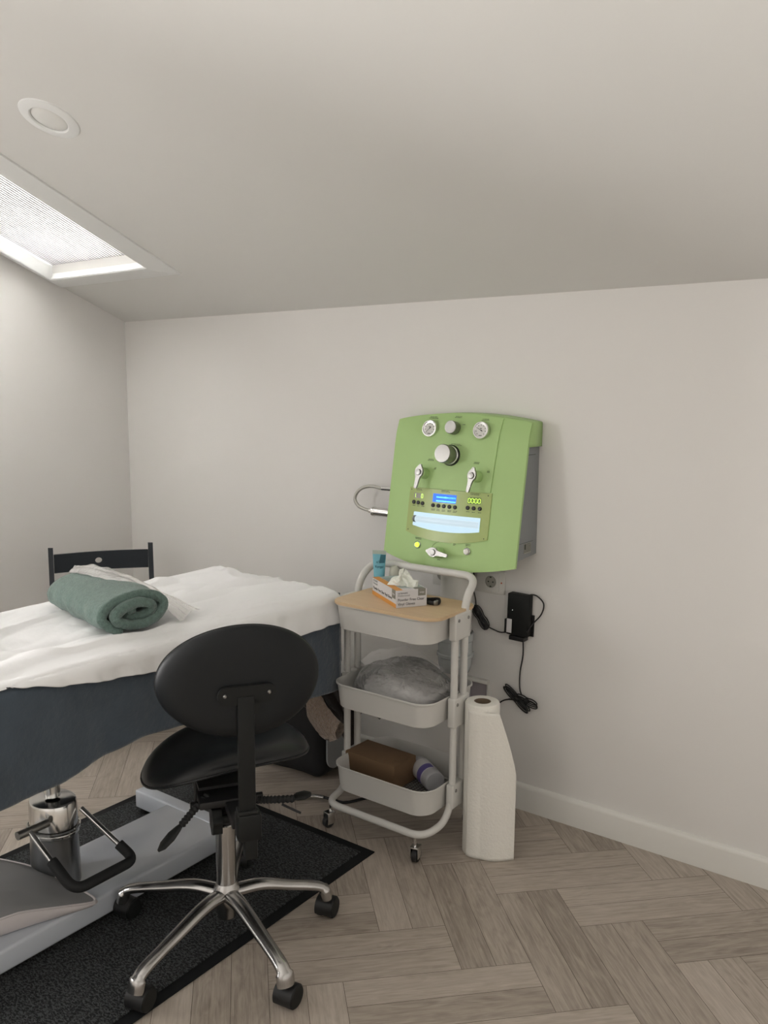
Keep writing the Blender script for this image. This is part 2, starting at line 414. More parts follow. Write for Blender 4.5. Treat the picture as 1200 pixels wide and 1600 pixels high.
# ceiling with the skylight opening
HX0, HX1, HY0, HY1 = -3.605, -2.925, .95, 2.338
bm = new()
def slab(x0, x1, ya, yb):
    lo = [(x0, ya, cz(ya)), (x1, ya, cz(ya)), (x1, yb, cz(yb)), (x0, yb, cz(yb))]
    a = [bm.verts.new(p) for p in lo]; b = [bm.verts.new((p[0], p[1], p[2] + .1)) for p in lo]
    bm.faces.new(a); bm.faces.new(b)
    for i in range(4): bm.faces.new((a[i], a[(i + 1) % 4], b[(i + 1) % 4], b[i]))
slab(XL, XR, HY1, YB); slab(XL, HX0, HY0, HY1); slab(HX1, XR, HY0, HY1); slab(XL, XR, YR, HY0); slab(XL, XR, YF, YR)
struct('ceiling', bm, M['ceil'], smooth=False)

# baseboards with a rounded top edge
def skirting(name, p, q, nrm):
    prof = [(0, 0), (.016, 0), (.016, .085), (.014, .093), (.009, .099), (.0, .101)]
    p, q, n = V(p), V(q), V(nrm); bm = new()
    A = [bm.verts.new(p + n * a + V((0, 0, b))) for a, b in prof]; B = [bm.verts.new(q + n * a + V((0, 0, b))) for a, b in prof]
    for i in range(len(prof)): bm.faces.new((A[i], A[(i + 1) % 6], B[(i + 1) % 6], B[i]))
    bm.faces.new(A); bm.faces.new(B); struct(name, bm, M['trimw'], sharp=50)
skirting('baseboard_back', (XL, YB, 0), (XR, YB, 0), (0, -1, 0))
skirting('baseboard_left', (XL, YF, 0), (XL, YB - .016, 0), (1, 0, 0))
skirting('baseboard_right', (XR, YF, 0), (XR, YB - .016, 0), (-1, 0, 0))

# skylight: trim boards, lined shaft, pleated blind, glass
def sp(x, y, d): return V((x, y, cz(y))) + NRM * d    # d metres above the ceiling plane (into the roof)
win = bpy.data.objects.new('window_1', None); COL.objects.link(win); win.location = sp((HX0 + HX1) / 2, (HY0 + HY1) / 2, 0); win['_base'] = tuple(win.location); win['kind'] = 'structure'
MS = Matrix(((1, 0, 0, 0), (0, -UPS.y * -1, 0, 0), (0, 0, 1, 0), (0, 0, 0, 1)))
def bar(bm, x0, x1, ya, yb, d0, d1, chamfer=0):
    c = [(x0, ya), (x1, ya), (x1, yb), (x0, yb)]
    a = [bm.verts.new(sp(x, y, d0)) for x, y in c]; b = [bm.verts.new(sp(x, y, d1)) for x, y in c]
    fs = [bm.faces.new(a), bm.faces.new(b)]
    for i in range(4): fs.append(bm.faces.new((a[i], a[(i + 1) % 4], b[(i + 1) % 4], b[i])))
OX1, OY1, OY0 = -2.828, 2.425, .86
bm = new()
t0 = -.022
# mitred, chamfered trim pieces
def trim(bm, inner, outer):
    """inner / outer: pairs of (x, y) end points of the two long edges"""
    prof = [(0., 0.002), (0., -.024), (.30, -.024), (.85, -.010), (1., -.006), (1., .002)]
    R = []
    for (ia, oa) in ((inner[0], outer[0]), (inner[1], outer[1])):
        R.append([bm.verts.new(sp(ia[0] + (oa[0] - ia[0]) * k, ia[1] + (oa[1] - ia[1]) * k, d)) for k, d in prof])
    n = len(prof)
    for i in range(n): bm.faces.new((R[0][i], R[0][(i + 1) % n], R[1][(i + 1) % n], R[1][i]))
    bm.faces.new(R[0]); bm.faces.new(R[1])
xi0, xi1, yi0, yi1 = HX0, HX1, HY0, HY1
xo0 = XL + .001
trim(bm, ((xi1, yi0), (xi1, yi1)), ((OX1, OY0), (OX1, OY1)))
trim(bm, ((xi0, yi1), (xi1, yi1)), ((xo0, OY1), (OX1, OY1)))
trim(bm, ((xi0, yi0), (xi0, yi1)), ((xo0, OY0), (xo0, OY1)))
trim(bm, ((xi0, yi0), (xi1, yi0)), ((xo0, OY0), (OX1, OY0)))
obj('window_frame', bm, M['skyframe'], win, sharp=20)
bm = new()
D = .30
th = .02
def wallp(pts): bm.faces.new([bm.verts.new(p) for p in pts])
c4 = [(xi0 + .003, yi0 + .003), (xi1 - .003, yi0 + .003), (xi1 - .003, yi1 - .003), (xi0 + .003, yi1 - .003)]
for i in range(4):
    a, b = c4[i], c4[(i + 1) % 4]
    wallp([sp(*a, -.02), sp(*b, -.02), sp(*b, D), sp(*a, D)])
bmesh.ops.remove_doubles(bm, verts=bm.verts[:], dist=1e-5)
obj('shaft_lining', bm, M['skyframe'], win, smooth=False)
NP = 36
bm = new(); pts = []
for i in range(NP * 2 + 1):
    x = xi0 + .012 + (xi1 - xi0 - .024) * i / (NP * 2); d = .046 + (.007 if i % 2 else 0)
    pts.append((x, d))
for (x, d), (x2, d2) in zip(pts, pts[1:]):
    bm.faces.new([bm.verts.new(sp(x, yi0 + .01, d)), bm.verts.new(sp(x2, yi0 + .01, d2)), bm.verts.new(sp(x2, yi1 - .012, d2)), bm.verts.new(sp(x, yi1 - .012, d))])
bmesh.ops.remove_doubles(bm, verts=bm.verts[:], dist=1e-5)
obj('pleated_blind', bm, M['blind'], win, smooth=False)
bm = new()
for (x, d) in pts[::2]: bar(bm, x - .0058, x + .0058, yi0 + .012, yi1 - .014, d - .0035, d - .001)  # grey bars added under the pleats, standing in for shaded fold lines
obj('blind_fold_shade', bm, M['foldshade'], win, smooth=False)
bm = new()
bar(bm, xi0, xi1, yi1 - .014, yi1, .04, .065); obj('blind_rail', bm, M['skyframe'], win, smooth=False)
bm = new(); bar(bm, xi0, xi1, yi0, yi1, .19, .196); obj('pane', bm, M['pane'], win, smooth=False)

# recessed ceiling downlight
lc = V((-2.436, 1.594, cz(1.594)))
dl = thing('ceiling_downlight', 'round white recessed downlight in the sloping ceiling above the skylight corner', 'ceiling light', lc)
FD = fr(lc, (1, 0, 0), -UPS, -NRM)    # local z points down into the room
FD = Matrix.Translation(lc) @ Matrix(((1, 0, 0, 0), (0, UPS.y, -NRM.y, 0), (0, UPS.z, -NRM.z, 0), (0, 0, 0, 1)))
bm = new(); lathe(bm, [(.056, 0.0), (.056, .004), (.060, .007), (.080, .006), (.090, .003), (.092, 0)], FD, 48); obj('bezel', bm, M['skyframe'], dl)
bm = new(); lathe(bm, [(0, .0055), (.030, .0055), (.050, .004), (.0545, .001), (.0545, -.002)], FD, 48); obj('lens', bm, M['lens'], dl)

# ------------------------------------------------------------------ green treatment machine on the wall
CX = -1.6255; HW = .2805
mc = thing('treatment_machine', 'apple-green wall-mounted treatment machine with gauges, taps and a lit display', 'machine', (CX, YB, .93))
tab = [(.90, .186), (.969, .175), (1.174, .141), (1.37, .107), (1.41, .098), (1.455, .080), (1.50, .06)]
def de(z):
    for (a, da), (b, db) in zip(tab, tab[1:]):
        if z <= b: return da + (db - da) * (z - a) / (b - a)
    return tab[-1][1]
def dep(u, z): return de(z) + .030 * (1 - (u / HW) ** 2)
def mp(u, z, off=0.): return V((CX + u, YB - dep(u, z) - off, z))
def ztop(u): return 1.455 + .026 * (1 - (u / HW) ** 2)
def zbot(u): return .956 - .034 * (1 - (u / HW) ** 2)
def hw(z): return HW
bm = new()
def pf(i, j):
    u = (i * 2 - 1) * HW; z = zbot(u) + (ztop(u) - zbot(u)) * j; return mp(u, z)
grid(bm, pf, 49, 33); 
# turn the edges back: a thick skin
ext = bmesh.ops.extrude_face_region(bm, geom=bm.faces[:]); 
for v in [g for g in ext['geom'] if isinstance(g, bmesh.types.BMVert)]: v.co.y += .012
front = obj('front_panel', bm, M['green'], mc, sharp=40)
# hood: top cover and its short sides back to the wall
bm = new()
def hf(i, j):
    u = (i * 2 - 1) * HW; p = mp(u, ztop(u)); y = p.y + .006 + (YB - .001 - p.y - .006) * j
    return V((p.x, y, p.z + .002 * j))
grid(bm, hf, 33, 4)
for s in (-1, 1):
    n = 8
    cols = []
    for k in range(n):
        z = 1.372 + (ztop(HW) - 1.372) * k / (n - 1)
        cols.append((bm.verts.new((CX + s * HW, YB - dep(HW, z) + .006, z)), bm.verts.new((CX + s * HW, YB - .001, z))))
    for a, b in zip(cols, cols[1:]): bm.faces.new((a[0], a[1], b[1], b[0]))
bmesh.ops.remove_doubles(bm, verts=bm.verts[:], dist=.0025)
obj('hood', bm, M['green'], mc, sharp=30, solid=.004)
# grey cabinet body behind
bm = new()
prof = [(YB - .0005, .985), (YB - .0005, 1.44), (YB - .06, 1.44)] + [(YB - de(z) + .010, z) for z in (1.40, 1.3, 1.174, 1.05, .975)]
xs = Matrix(((0, 0, 1, 0), (1, 0, 0, 0), (0, 1, 0, 0), (0, 0, 0, 1)))
prism(bm, prof, CX - HW + .012, CX + HW - .008, xs); cab = obj('cabinet', bm, M['greybox'], mc, smooth=False)
XS = CX + HW - .008
bm = new(); prism(bm, [(YB - .030, 1.035), (YB - .030, 1.345), (YB - .090, 1.345), (YB - .128, 1.17), (YB - .14, 1.035)], XS, XS + .0008, xs)
dr = obj('side_door', bm, M['ink'], mc, smooth=False)
bm = new(); prism(bm, [(YB - .0315, 1.0365), (YB - .0315, 1.3435), (YB - .089, 1.3435), (YB - .127, 1.17), (YB - .139, 1.0365)], XS + .0008, XS + .0016, xs)
obj('door_skin', bm, M['greybox'], dr, smooth=False)
bm = new(); lathe(bm, [(0, .003), (.012, .003), (.014, .001), (.014, 0)], fr((XS, YB - .135, 1.05), (0, 1, 0), (0, 0, 1)), 20); obj('door_catch', bm, M['greybox'], mc)
bm = new(); b2(bm, (XS, YB - .098, .996), (XS + .0012, YB - .045, 1.032)); lb = obj('rating_label', bm, M['label'], mc, smooth=False)
bm = new()
b2(bm, (XS + .0012, YB - .096, 1.012), (XS + .0016, YB - .086, 1.030))
for r in range(7):
    y = YB - (.082 if r < 4 else .096)
    while y < YB - .05:
        w_ = random.uniform(.004, .010); b2(bm, (XS + .0012, y, 1.0285 - r * .0045), (XS + .0016, min(y + w_, YB - .047), 1.0300 - r * .0045)); y += w_ + .002
obj('label_print', bm, M['ink'], lb, smooth=False)

# raised centre panel
def patch(bm, u0f, u1f, z0f, z1f, off0, off1, nu=25, nv=15):
    """curved slab following the front: u limits are functions of v, z limits functions of s"""
    def f(off):
        def g(i, j):
            s = i * 2 - 1
            z = z0f(s) + (z1f(s) - z0f(s)) * j; k = j
            u = u0f(k) + (u1f(k) - u0f(k)) * i
            return mp(u, z, off)
        return g
    A = grid(bm, f(off1), nu, nv); B = grid(bm, f(off0), nu, nv)
    for i in range(nu - 1):
        for j in (0, nv - 1): bm.faces.new((A[i][j], A[i + 1][j], B[i + 1][j], B[i][j]))
    for j in range(nv - 1):
        for i in (0, nu - 1): bm.faces.new((A[i][j], A[i][j + 1], B[i][j + 1], B[i][j]))
bm = new()
patch(bm, lambda v: -.166 - .012 * v, lambda v: .166 + .012 * v, lambda s: 1.2105, lambda s: ztop(s * .178) - .001, -.001, .0045)
obj('centre_panel', bm, M['green'], mc, sharp=30)
bm = new()
patch(bm, lambda v: -.173 + .0 * v, lambda v: .173, lambda s: 1.046 - .024 * (1 - s * s), lambda s: 1.2085, -.001, .0040)
plate = obj('display_plate', bm, M['olive'], mc, sharp=30)
PO = .0042
for u, z in ((-.165, 1.200), (.160, 1.200), (-.163, 1.053), (.160, 1.050)):
    bm = new(); p = mp(u, z, .004); lathe(bm, [(0, .0012), (.0016, .0012), (.0022, 0)], fr(p, (1, 0, 0), (0, 0, 1)), 10)
    obj('plate_screw', bm, M['ink'], plate)
# window with lamp
bm = new(); patch(bm, lambda v: -.143, lambda v: .140, lambda s: 1.071 - .012 * (1 - s * s), lambda s: 1.1205, .003, .0046, 25, 8)
lw = obj('lamp_window', bm, M['uv'], mc, sharp=30)
bm = new(); tube(bm, [mp(-.132 + .268 * k / 12, 1.0945, .002) for k in range(13)], .0125, 20); obj('lamp_tube', bm, M['uvtube'], lw)
bm = new(); tube(bm, [mp(-.138, 1.0945, .0025), mp(-.128, 1.0945, .0035)], .0128, 20); obj('lamp_cap', bm, M['uvcap'], lw)

def dashes(bm, u, z, lines, off, w=.03, h=.0022, gap=.0042):
    for r in range(lines):
        ww = w * random.uniform(.7, 1.); x = u - ww / 2
        while x < u + ww / 2:
            l = random.uniform(.0025, .006); p = mp(x + l / 2, z - r * gap, off)
            box(bm, p, (l, .0006, h * random.uniform(.55, .9))); x += l + .0011
def segchar(bm, ch, u, z, h, off):
    w = h * .52; t = h * .12
    S_ = {'0': 'abcdef', '1': 'bc', ':': ''}[ch]
    def seg(cu, cz_, su, sz): p = mp(u + cu, z + cz_, off); box(bm, p, (su, .0008, sz))
    for c in S_:
        if c in 'ad': seg(0, h / 2 * (1 if c == 'a' else -1), w * .8, t)
        else: seg((w / 2) * (1 if c in 'bc' else -1), (h / 4) * (1 if c in 'bf' else -1), t, h * .42)
    if ch == ':':
        for s in (-1, 1): seg(0, s * h * .22, t, t)
# left segment display "1 0"
bm = new(); patch(bm, lambda v: -.150, lambda v: -.107, lambda s: 1.170, lambda s: 1.189, .003, .0048, 5, 3); sd = obj('segment_display', bm, M['label'], plate, smooth=False)
for c, u in (('1', -.146), ('0', -.112)): bm = new(); segchar(bm, c, u, 1.1795, .014, .0054); obj('digit', bm, M['segs'], plate, smooth=False)
bm = new(); patch(bm, lambda v: .084, lambda v: .134, lambda s: 1.168, lambda s: 1.190, .003, .0048, 5, 3); obj('segment_display', bm, M['segbg'], plate, smooth=False)
for k, c in enumerate('00:00'):
    bm = new(); segchar(bm, c, .0905 + (0, .0125, .0192, .026, .0385)[k], 1.179, .0155, .0054); obj('digit', bm, M['segs'], plate, smooth=False)
bm = new(); patch(bm, lambda v: -.062, lambda v: .037, lambda s: 1.163, lambda s: 1.193, .003, .0050, 9, 4); ld = obj('lcd_screen', bm, M['lcd'], plate, smooth=False)
bm = new()
for r, (a, b) in enumerate(((-.046, .004), (-.046, .034))):
    x = a
    while x < b:
        l = random.uniform(.002, .0045); box(bm, mp(x + l / 2, 1.1815 - r * .0135, .0056), (l, .0006, random.uniform(.0035, .006) if r == 0 else .004)); x += l + .0008
for k in range(9): box(bm, mp(.008 + k * .0032, 1.1815, .0054), (.0009, .0005, .006))
obj('lcd_text', bm, M['lcdtxt'], plate, smooth=False)
bm = new(); dashes(bm, .066, 1.178, 1, .005, .006, .012); 
bm.free()
# push buttons
for u, z in [(-.1475 + .0205 * k, 1.1545 - .0008 * k) for k in range(3)] + [(-.058 + .0235 * k, 1.150) for k in range(5)] + [(.087 + .0235 * k, 1.1525) for k in range(3)]:
    bm = new(); lathe(bm, [(0, .006), (.0060, .006), (.0072, .0045), (.0074, 0)], fr(mp(u, z, .003), (1, 0, 0), (0, .2, 1)), 18); obj('push_button', bm, M['black'], plate)
# gauges
def disc_frame(u, z, off, tilt=.2): return fr(mp(u, z, off), (1, 0, 0), (0, tilt * -1 * -1, 1))
for u, ang, dg in ((-.108, 225, 0), (.108, 152, 0)):
    F = fr(mp(u, 1.425, .0045), (1, 0, 0), (0, .18, 1)); bm = new()
    lathe(bm, [(.0295, .0), (.0315, .002), (.0315, .011), (.0298, .0145), (.0268, .0145), (.0262, .011), (.0, .010)], F, 40, mi=0)
    g = obj('pressure_gauge', bm, M['chrome'], mc, sharp=30)
    bm = new(); lathe(bm, [(0, .0108), (.0262, .0108), (.0262, .010)], F, 40); obj('dial', bm, M['dial'], g)
    bm = new(); a = math.radians(ang); c, s = math.cos(a), math.sin(a)
    def q(x, y, z=.0116): return F @ V((x, y, z))
    for rr, w_, tip in ((-.008, .0022, .0), (.022, .0009, 0)):
        p0 = V((0, 0)); p1 = V((c * rr, s * rr)); n_ = V((-s, c)) * w_
        bm.faces.new([bm.verts.new(q(*(p0 - n_))), bm.verts.new(q(*(p1 - n_ * .6))), bm.verts.new(q(*(p1 + n_ * .6))), bm.verts.new(q(*(p0 + n_)))])
    for k in range(9):
        a = math.radians(225 - 270 * k / 8); r_ = .0205
        if abs(math.degrees(a) - ang) < 12: continue
        bb = bmesh.ops.create_cube(bm, size=1)
        for v in bb['verts']: v.co = F @ V((v.co.x * .0032 + r_ * .92 * math.cos(a), v.co.y * .0026 + r_ * .92 * math.sin(a), .0112 + v.co.z * .0004))
    for (x, y, w_) in ((0, -.019, .012), (0, .006, .008)):
        bb = bmesh.ops.create_cube(bm, size=1)
        for v in bb['verts']: v.co = F @ V((v.co.x * w_ + x, v.co.y * .0022 + y, .0112 + v.co.z * .0004))
    thick_ = None
    obj('needle', bm, M['ink'], g, smooth=False)
# small control knob at the top
F = fr(mp(-.004, 1.430, .004), (1, 0, 0), (0, .18, 1))
bm = new(); lathe(bm, [(.024, 0), (.024, .032), (.0225, .034), (0, .034)], F, 36); obj('control_knob', bm, M['satin'], mc, sharp=30)
# big round knob on a black collar
F = fr(mp(-.004, 1.333, .004), (1, 0, 0), (0, .18, 1))
bm = new(); lathe(bm, [(.038, 0), (.038, .006), (.036, .008), (.0, .008)], F, 40); kc = obj('large_knob', bm, M['black'], mc, sharp=30)
bm = new(); lathe(bm, [(.033, .006), (.0345, .009), (.033, .012), (.030, .013)], F, 40); obj('knob_ring', bm, M['chrome'], kc)
bm = new(); lathe(bm, [(.0315, .014), (.033, .018), (.0335, .058), (.0315, .062), (.0, .0625)], F, 40); obj('knob_cap', bm, M['satin'], kc, sharp=30)
# lever taps
def tapv(u, z, ang, name='lever_tap', m2=M['handle']):
    F = fr(mp(u, z, .003), (1, 0, 0), (0, .18, 1)); bm = new()
    lathe(bm, [(.0205, 0), (.0205, .034), (.0185, .037), (0, .037)], F, 28); t = obj(name, bm, M['green'], mc, sharp=30)
    R = F @ Matrix.Translation((0, 0, .038)) @ Matrix.Rotation(math.radians(ang), 4, 'Z')
    bm = new(); out = []
    for x, y in [(-.030, .0035), (-.024, .006), (-.016, .0125), (-.006, .0165), (.006, .0160), (.015, .0100), (.030, .0075), (.056, .0058), (.060, .004)]: out.append((x, y))
    out += [(x, -y) for x, y in reversed(out)]
    prism(bm, out, 0, .008, R); obj('lever_handle', bm, m2, t, smooth=False)
    bm = new(); lathe(bm, [(.0115, .008), (.0115, .010), (.010, .0125), (0, .0135)], R, 20); obj('handle_cap', bm, M['satin'], t)
tapv(-.110, 1.262, -98); tapv(.112, 1.263, -100, m2=M['satin']); tapv(-.010, .984, -6)
# buttons
for u, z, m_, nm in ((-.112, 1.001, M['led'], 'start_button'), (.100, 1.000, M['whitebtn'], 'start_button')):
    F = fr(mp(u, z, 0), (1, 0, 0), (0, .18, 1)); bm = new()
    lathe(bm, [(.0135, 0), (.0135, .004), (.0120, .006), (.0098, .0055)], F, 28); b_ = obj(nm, bm, M['chrome'], mc)
    bm = new(); lathe(bm, [(.0098, .004), (.0090, .0075), (0, .008)], F, 24); c_ = obj('button_face', bm, m_, b_)
    if m_ is M['led']: c_['label'] = 'lit yellow-green button face'
    else: c_['label'] = 'white button face'
# printed captions (too small to read in the photograph: rows of tiny marks)
for u, z, n, w_ in ((-.108, 1.468, 2, .042), (0, 1.472, 2, .028), (.112, 1.465, 2, .030), (.030, 1.444, 1, .012), (.010, 1.374, 2, .048), (-.090, 1.315, 2, .028), (.102, 1.313, 2, .024), (-.066, 1.285, 2, .008), (.150, 1.285, 2, .008), (.076, 1.222, 2, .006)):
    bm = new(); dashes(bm, u, z, n, .0050, w_); obj('caption_print', bm, M['ink'], mc, smooth=False)
for u, z, n, w_ in ((-.112, 1.026, 2, .028), (.046, 1.021, 2, .010), (.100, 1.024, 2, .018), (-.012, .958, 1, .014)):
    bm = new(); dashes(bm, u, z, n, .0008, w_); obj('caption_print', bm, M['ink'], mc, smooth=False)
bm = new(); arc = [mp(-.012 + .038 * math.cos(a), .984 + .038 * math.sin(a), .0006) for a in [math.radians(80 + 90 * k / 10) for k in range(11)]]
tube(bm, arc, .0005, 5); obj('dial_arc', bm, M['ink'], mc)
for u, z, n, w_ in [(-.128, 1.204, 2, .030), (-.012, 1.206, 2, .036), (.108, 1.2045, 2, .040)] + [(-.1475 + .0205 * k, 1.142, 1, .011) for k in range(3)] + [(.087 + .0235 * k, 1.139, 1, .013) for k in range(3)] + [(-.058 + .0235 * k, 1.137, 2, .016) for k in range(5)]:
    bm = new(); dashes(bm, u, z, n, .0043, w_); obj('caption_print', bm, M['ink'], plate, smooth=False)
# steel braided hose and barrel on the left side
yh = YB - .075
bm = new(); tube(bm, smooth_path([(-1.93, yh, 1.182), (-1.985, yh, 1.180), (-2.04, yh, 1.186), (-2.085, yh, 1.178), (-2.118, yh, 1.155), (-2.127, yh, 1.125), (-2.108, yh, 1.101), (-2.08, yh, 1.092), (-2.045, yh, 1.087)], 8), .0068, 12)
obj('steel_hose', bm, mat('braided_steel', (.50, .49, .45), .38, 1, bump=(600, .8, .002)), mc)
bm = new(); FX = fr((-2.038, yh, 1.086), (0, 1, 0), (0, 0, 1)); lathe(bm, [(0, 0), (.015, 0), (.0195, .003), (.0195, .012), (.0175, .014), (.0175, .150), (0, .150)], FX, 28); obj('steel_barrel', bm, M['chrome'], mc, sharp=30)
bm = new(); tube(bm, [(-2.054, yh, 1.0865), (-2.036, yh, 1.086)], .009, 8); obj('hose_nut', bm, M['chrome'], mc, sharp=30)
bm = new(); tube(bm, [(-1.992, yh, 1.181), (-1.89, yh, 1.182)], .0085, 8); obj('hose_nut', bm, M['chrome'], mc, sharp=30)
bm = new(); b2(bm, (-1.616, YB - .050, .872), (-1.590, YB - .024, .986), bev=.003); obj('plug_connector', bm, M['black'], mc, sharp=40)

# ------------------------------------------------------------------ wall sockets, filter, access panel
def socket(x0, x1, z0, z1, cx, cz_, label, red):
    s = thing('wall_socket', label, 'socket', ((x0 + x1) / 2, YB, z0))
    bm = new(); b2(bm, (x0, YB - .012, z0), (x1, YB, z1), bev=.003); pl = obj('cover_plate', bm, M['whitepl'], s, sharp=40)
    bm = new(); b2(bm, (cx - .034, YB - .0145, cz_ - .034), (cx + .034, YB - .011, cz_ + .034), bev=.001)
    obj('socket_insert', bm, M['whitepl'], s, sharp=40)
    F = fr((cx, YB - .0145, cz_), (1, 0, 0), (0, 0, 1)); bm = new()
    lathe(bm, [(.0225, .0), (.0225, .002), (.0205, .0025), (.0195, .0005), (.0185, -.0005 + .0008), (0, .0008)], F, 32); w_ = obj('socket_well', bm, M['label'], s)
    bm = new()
    for dx in (-.0095, .0095):
        lathe(bm, [(0, .0016), (.0028, .0016), (.0028, .0006)], F @ Matrix.Translation((dx, 0, 0)), 10)
    for dz in (-.0175, .0175): box(bm, (cx, YB - .0165, cz_ + dz), (.006, .003, .004))
    obj('socket_hole', bm, M['ink'], w_)
    if red:
        bm = new(); lathe(bm, [(0, .001), (.003, .001), (.003, 0)], fr((x1 - .012, YB - .012, cz_ + .0), (1, 0, 0), (0, 0, 1)), 10); obj('indicator_lamp', bm, M['red'], s)
socket(-1.592, -1.472, .814, .902, -1.528, .858, 'white wall socket with red dot under the right corner of the green machine', True)
socket(-1.788, -1.668, .812, .898, -1.742, .856, 'white wall socket behind the trolley handle under the green machine', False)

wf = thing('water_filter', 'white water filter canister on the wall behind the trolley', 'water filter', (-1.637, YB, .5))
fc = (-1.637, YB - .080)
bm = new(); lathe(bm, [(0, .93), (.035, .93), (.058, .915), (.060, .90), (.060, .668), (.058, .664), (0, .664)], Matrix.Translation((fc[0], fc[1], 0)), 40); obj('filter_head', bm, M['whitepl'], wf, sharp=30)
bm = new(); lathe(bm, [(.066, .664), (.069, .66), (.069, .635), (.066, .630), (.066, .585), (.071, .582), (.071, .572), (.066, .568), (.064, .54), (.055, .510), (.035, .488), (0, .480)], Matrix.Translation((fc[0], fc[1], 0)), 40)
obj('filter_bowl', bm, M['bowl'], wf, sharp=30)['label'] = 'translucent bowl'
bm = new(); lathe(bm, [(0, .66), (.030, .66), (.030, .52), (0, .52)], Matrix.Translation((fc[0], fc[1], 0)), 24); obj('filter_cartridge', bm, M['whitepl'], wf, sharp=30)
bm = new(); b2(bm, (fc[0] - .03, YB - .03, .70), (fc[0] + .03, YB, .88), bev=.003); obj('wall_bracket', bm, M['whitepl'], wf)

ap = thing('access_panel', 'shallow white-framed lilac-grey recess box low on the wall behind the paper roll', 'access panel', (-1.63, YB, .30))
bm = new(); b2(bm, (-1.76, YB - .006, .30), (-1.538, YB, .458)); obj('back_board', bm, M['recess'], ap, smooth=False)
bm = new()
b2(bm, (-1.775, YB - .022, .458), (-1.528, YB, .472), bev=.003); b2(bm, (-1.538, YB - .010, .29), (-1.526, YB, .458), bev=.002); b2(bm, (-1.775, YB - .014, .29), (-1.762, YB, .458), bev=.002); b2(bm, (-1.775, YB - .014, .288), (-1.526, YB, .30), bev=.002)
obj('panel_frame', bm, M['whitepl'], ap)
bm = new(); lathe(bm, [(0, .448), (.004, .448), (.0045, .444), (.007, .443), (.007, .30), (0, .30)], Matrix.Translation((-1.612, YB - .016, 0)), 12); obj('pipe_stub', bm, M['bottle'], ap)

# power adapter on the wall with its cords
pa = thing('power_adapter', 'black power adapter in a wall clip right of the trolley, with two coiled cords', 'power adapter', (-1.40, YB, .66))
FA = Matrix.Translation((-1.400, YB, .745)) @ Matrix.Rotation(.02, 4, 'Y')
bm = new(); box(bm, (0, -.024, 0.01), (.086, .036, .155), FA, bev=.004); ab = obj('adapter_body', bm, M['matteblack'], pa)
bm = new(); box(bm, (0, -.024, -.078), (.060, .040, .016), FA, bev=.002); box(bm, (-.045, -.024, -.035), (.008, .044, .050), FA, bev=.001); box(bm, (.0, -.003, -.03), (.1, .006, .08), FA)
obj('wall_clip', bm, M['black'], pa)
bm = new(); box(bm, (-.031, -.0425, -.034), (.020, .0012, .052), FA); obj('sticker', bm, M['boxwhite'], pa, smooth=False)
bm = new(); box(bm, (-.020, -.0427, .027), (.0022, .0012, .0022), FA); obj('indicator_light', bm, M['tiny'], pa, smooth=False)
def wl(x, z, d=.010): return V((x, YB - d, z))
bm = new()
yc = .012
tube(bm, smooth_path([(-1.602, YB - .036, .90), wl(-1.600, .87, .034), wl(-1.597, .83, .028), wl(-1.590, .785, .018), wl(-1.588, .750, .014)], 6), .0024, 8)
tube(bm, smooth_path([wl(-1.545, .690, .012), wl(-1.53, .680), wl(-1.508, .674), wl(-1.485, .670), wl(-1.455, .677, .02), wl(-1.43, .680, .03)], 6), .0024, 8)
obj('mains_cord', bm, M['black'], pa)
def hank(name, a, b, wid, n, r, extra=0):
    """a bundled cord: n long loops side by side, tied in the middle"""
    a, b = V(a), V(b); ax = (b - a); L_ = ax.length; ax.normalize(); sd = V((0, 1, 0)).cross(ax).normalized(); bm = new()
    for k in range(n):
        off = (k - (n - 1) / 2) * wid / n; w_ = wid * random.uniform(.35, .6); lw_ = L_ * random.uniform(.42, .5); c = (a + b) / 2 + V((0, -.006 - .003 * (k % 2), 0))
        P = []
        for q in range(16):
            t = 2 * PI * q / 16; pinch = .35 + .65 * abs(math.cos(t)) ** 1.0
            P.append(c + ax * math.cos(t) * lw_ + sd * (math.sin(t) * w_ * pinch + off * .5) + V((0, .002 * math.sin(3 * t), 0)))
        tube(bm, smooth_path(P, 3, closed=True), r, 7, closed=True)
    c = (a + b) / 2 + V((0, -.008, 0)); tube(bm, [c - ax * .007, c + ax * .007], wid * .30, 10, flat=(1, .6), up=(0, 1, 0))
    return obj(name, bm, M['black'], pa)
hank('cord_hank', wl(-1.597, .757), wl(-1.535, .675), .036, 6, .0023)
hank('cord_hank', wl(-1.460, .472), wl(-1.352, .388), .034, 5, .0023)
hank('cord_hank', wl(-1.41, .440), wl(-1.320, .420), .036, 3, .0023)
bm = new()
tube(bm, smooth_path([wl(-1.360, .818, .03), wl(-1.357, .835, .03), wl(-1.335, .833, .02), wl(-1.312, .805), wl(-1.320, .765), wl(-1.345, .73, .02), wl(-1.358, .70, .045)], 6), .0026, 8)
tube(bm, smooth_path([wl(-1.382, .665, .025), wl(-1.388, .60), wl(-1.398, .53), wl(-1.397, .47), wl(-1.388, .445)], 6), .0026, 8)
tube(bm, smooth_path([wl(-1.40, .420), wl(-1.44, .418), wl(-1.475, .40), wl(-1.50, .36), wl(-1.52, .31), wl(-1.53, .25)], 6), .0026, 8)
obj('output_cord', bm, M['black'], pa)

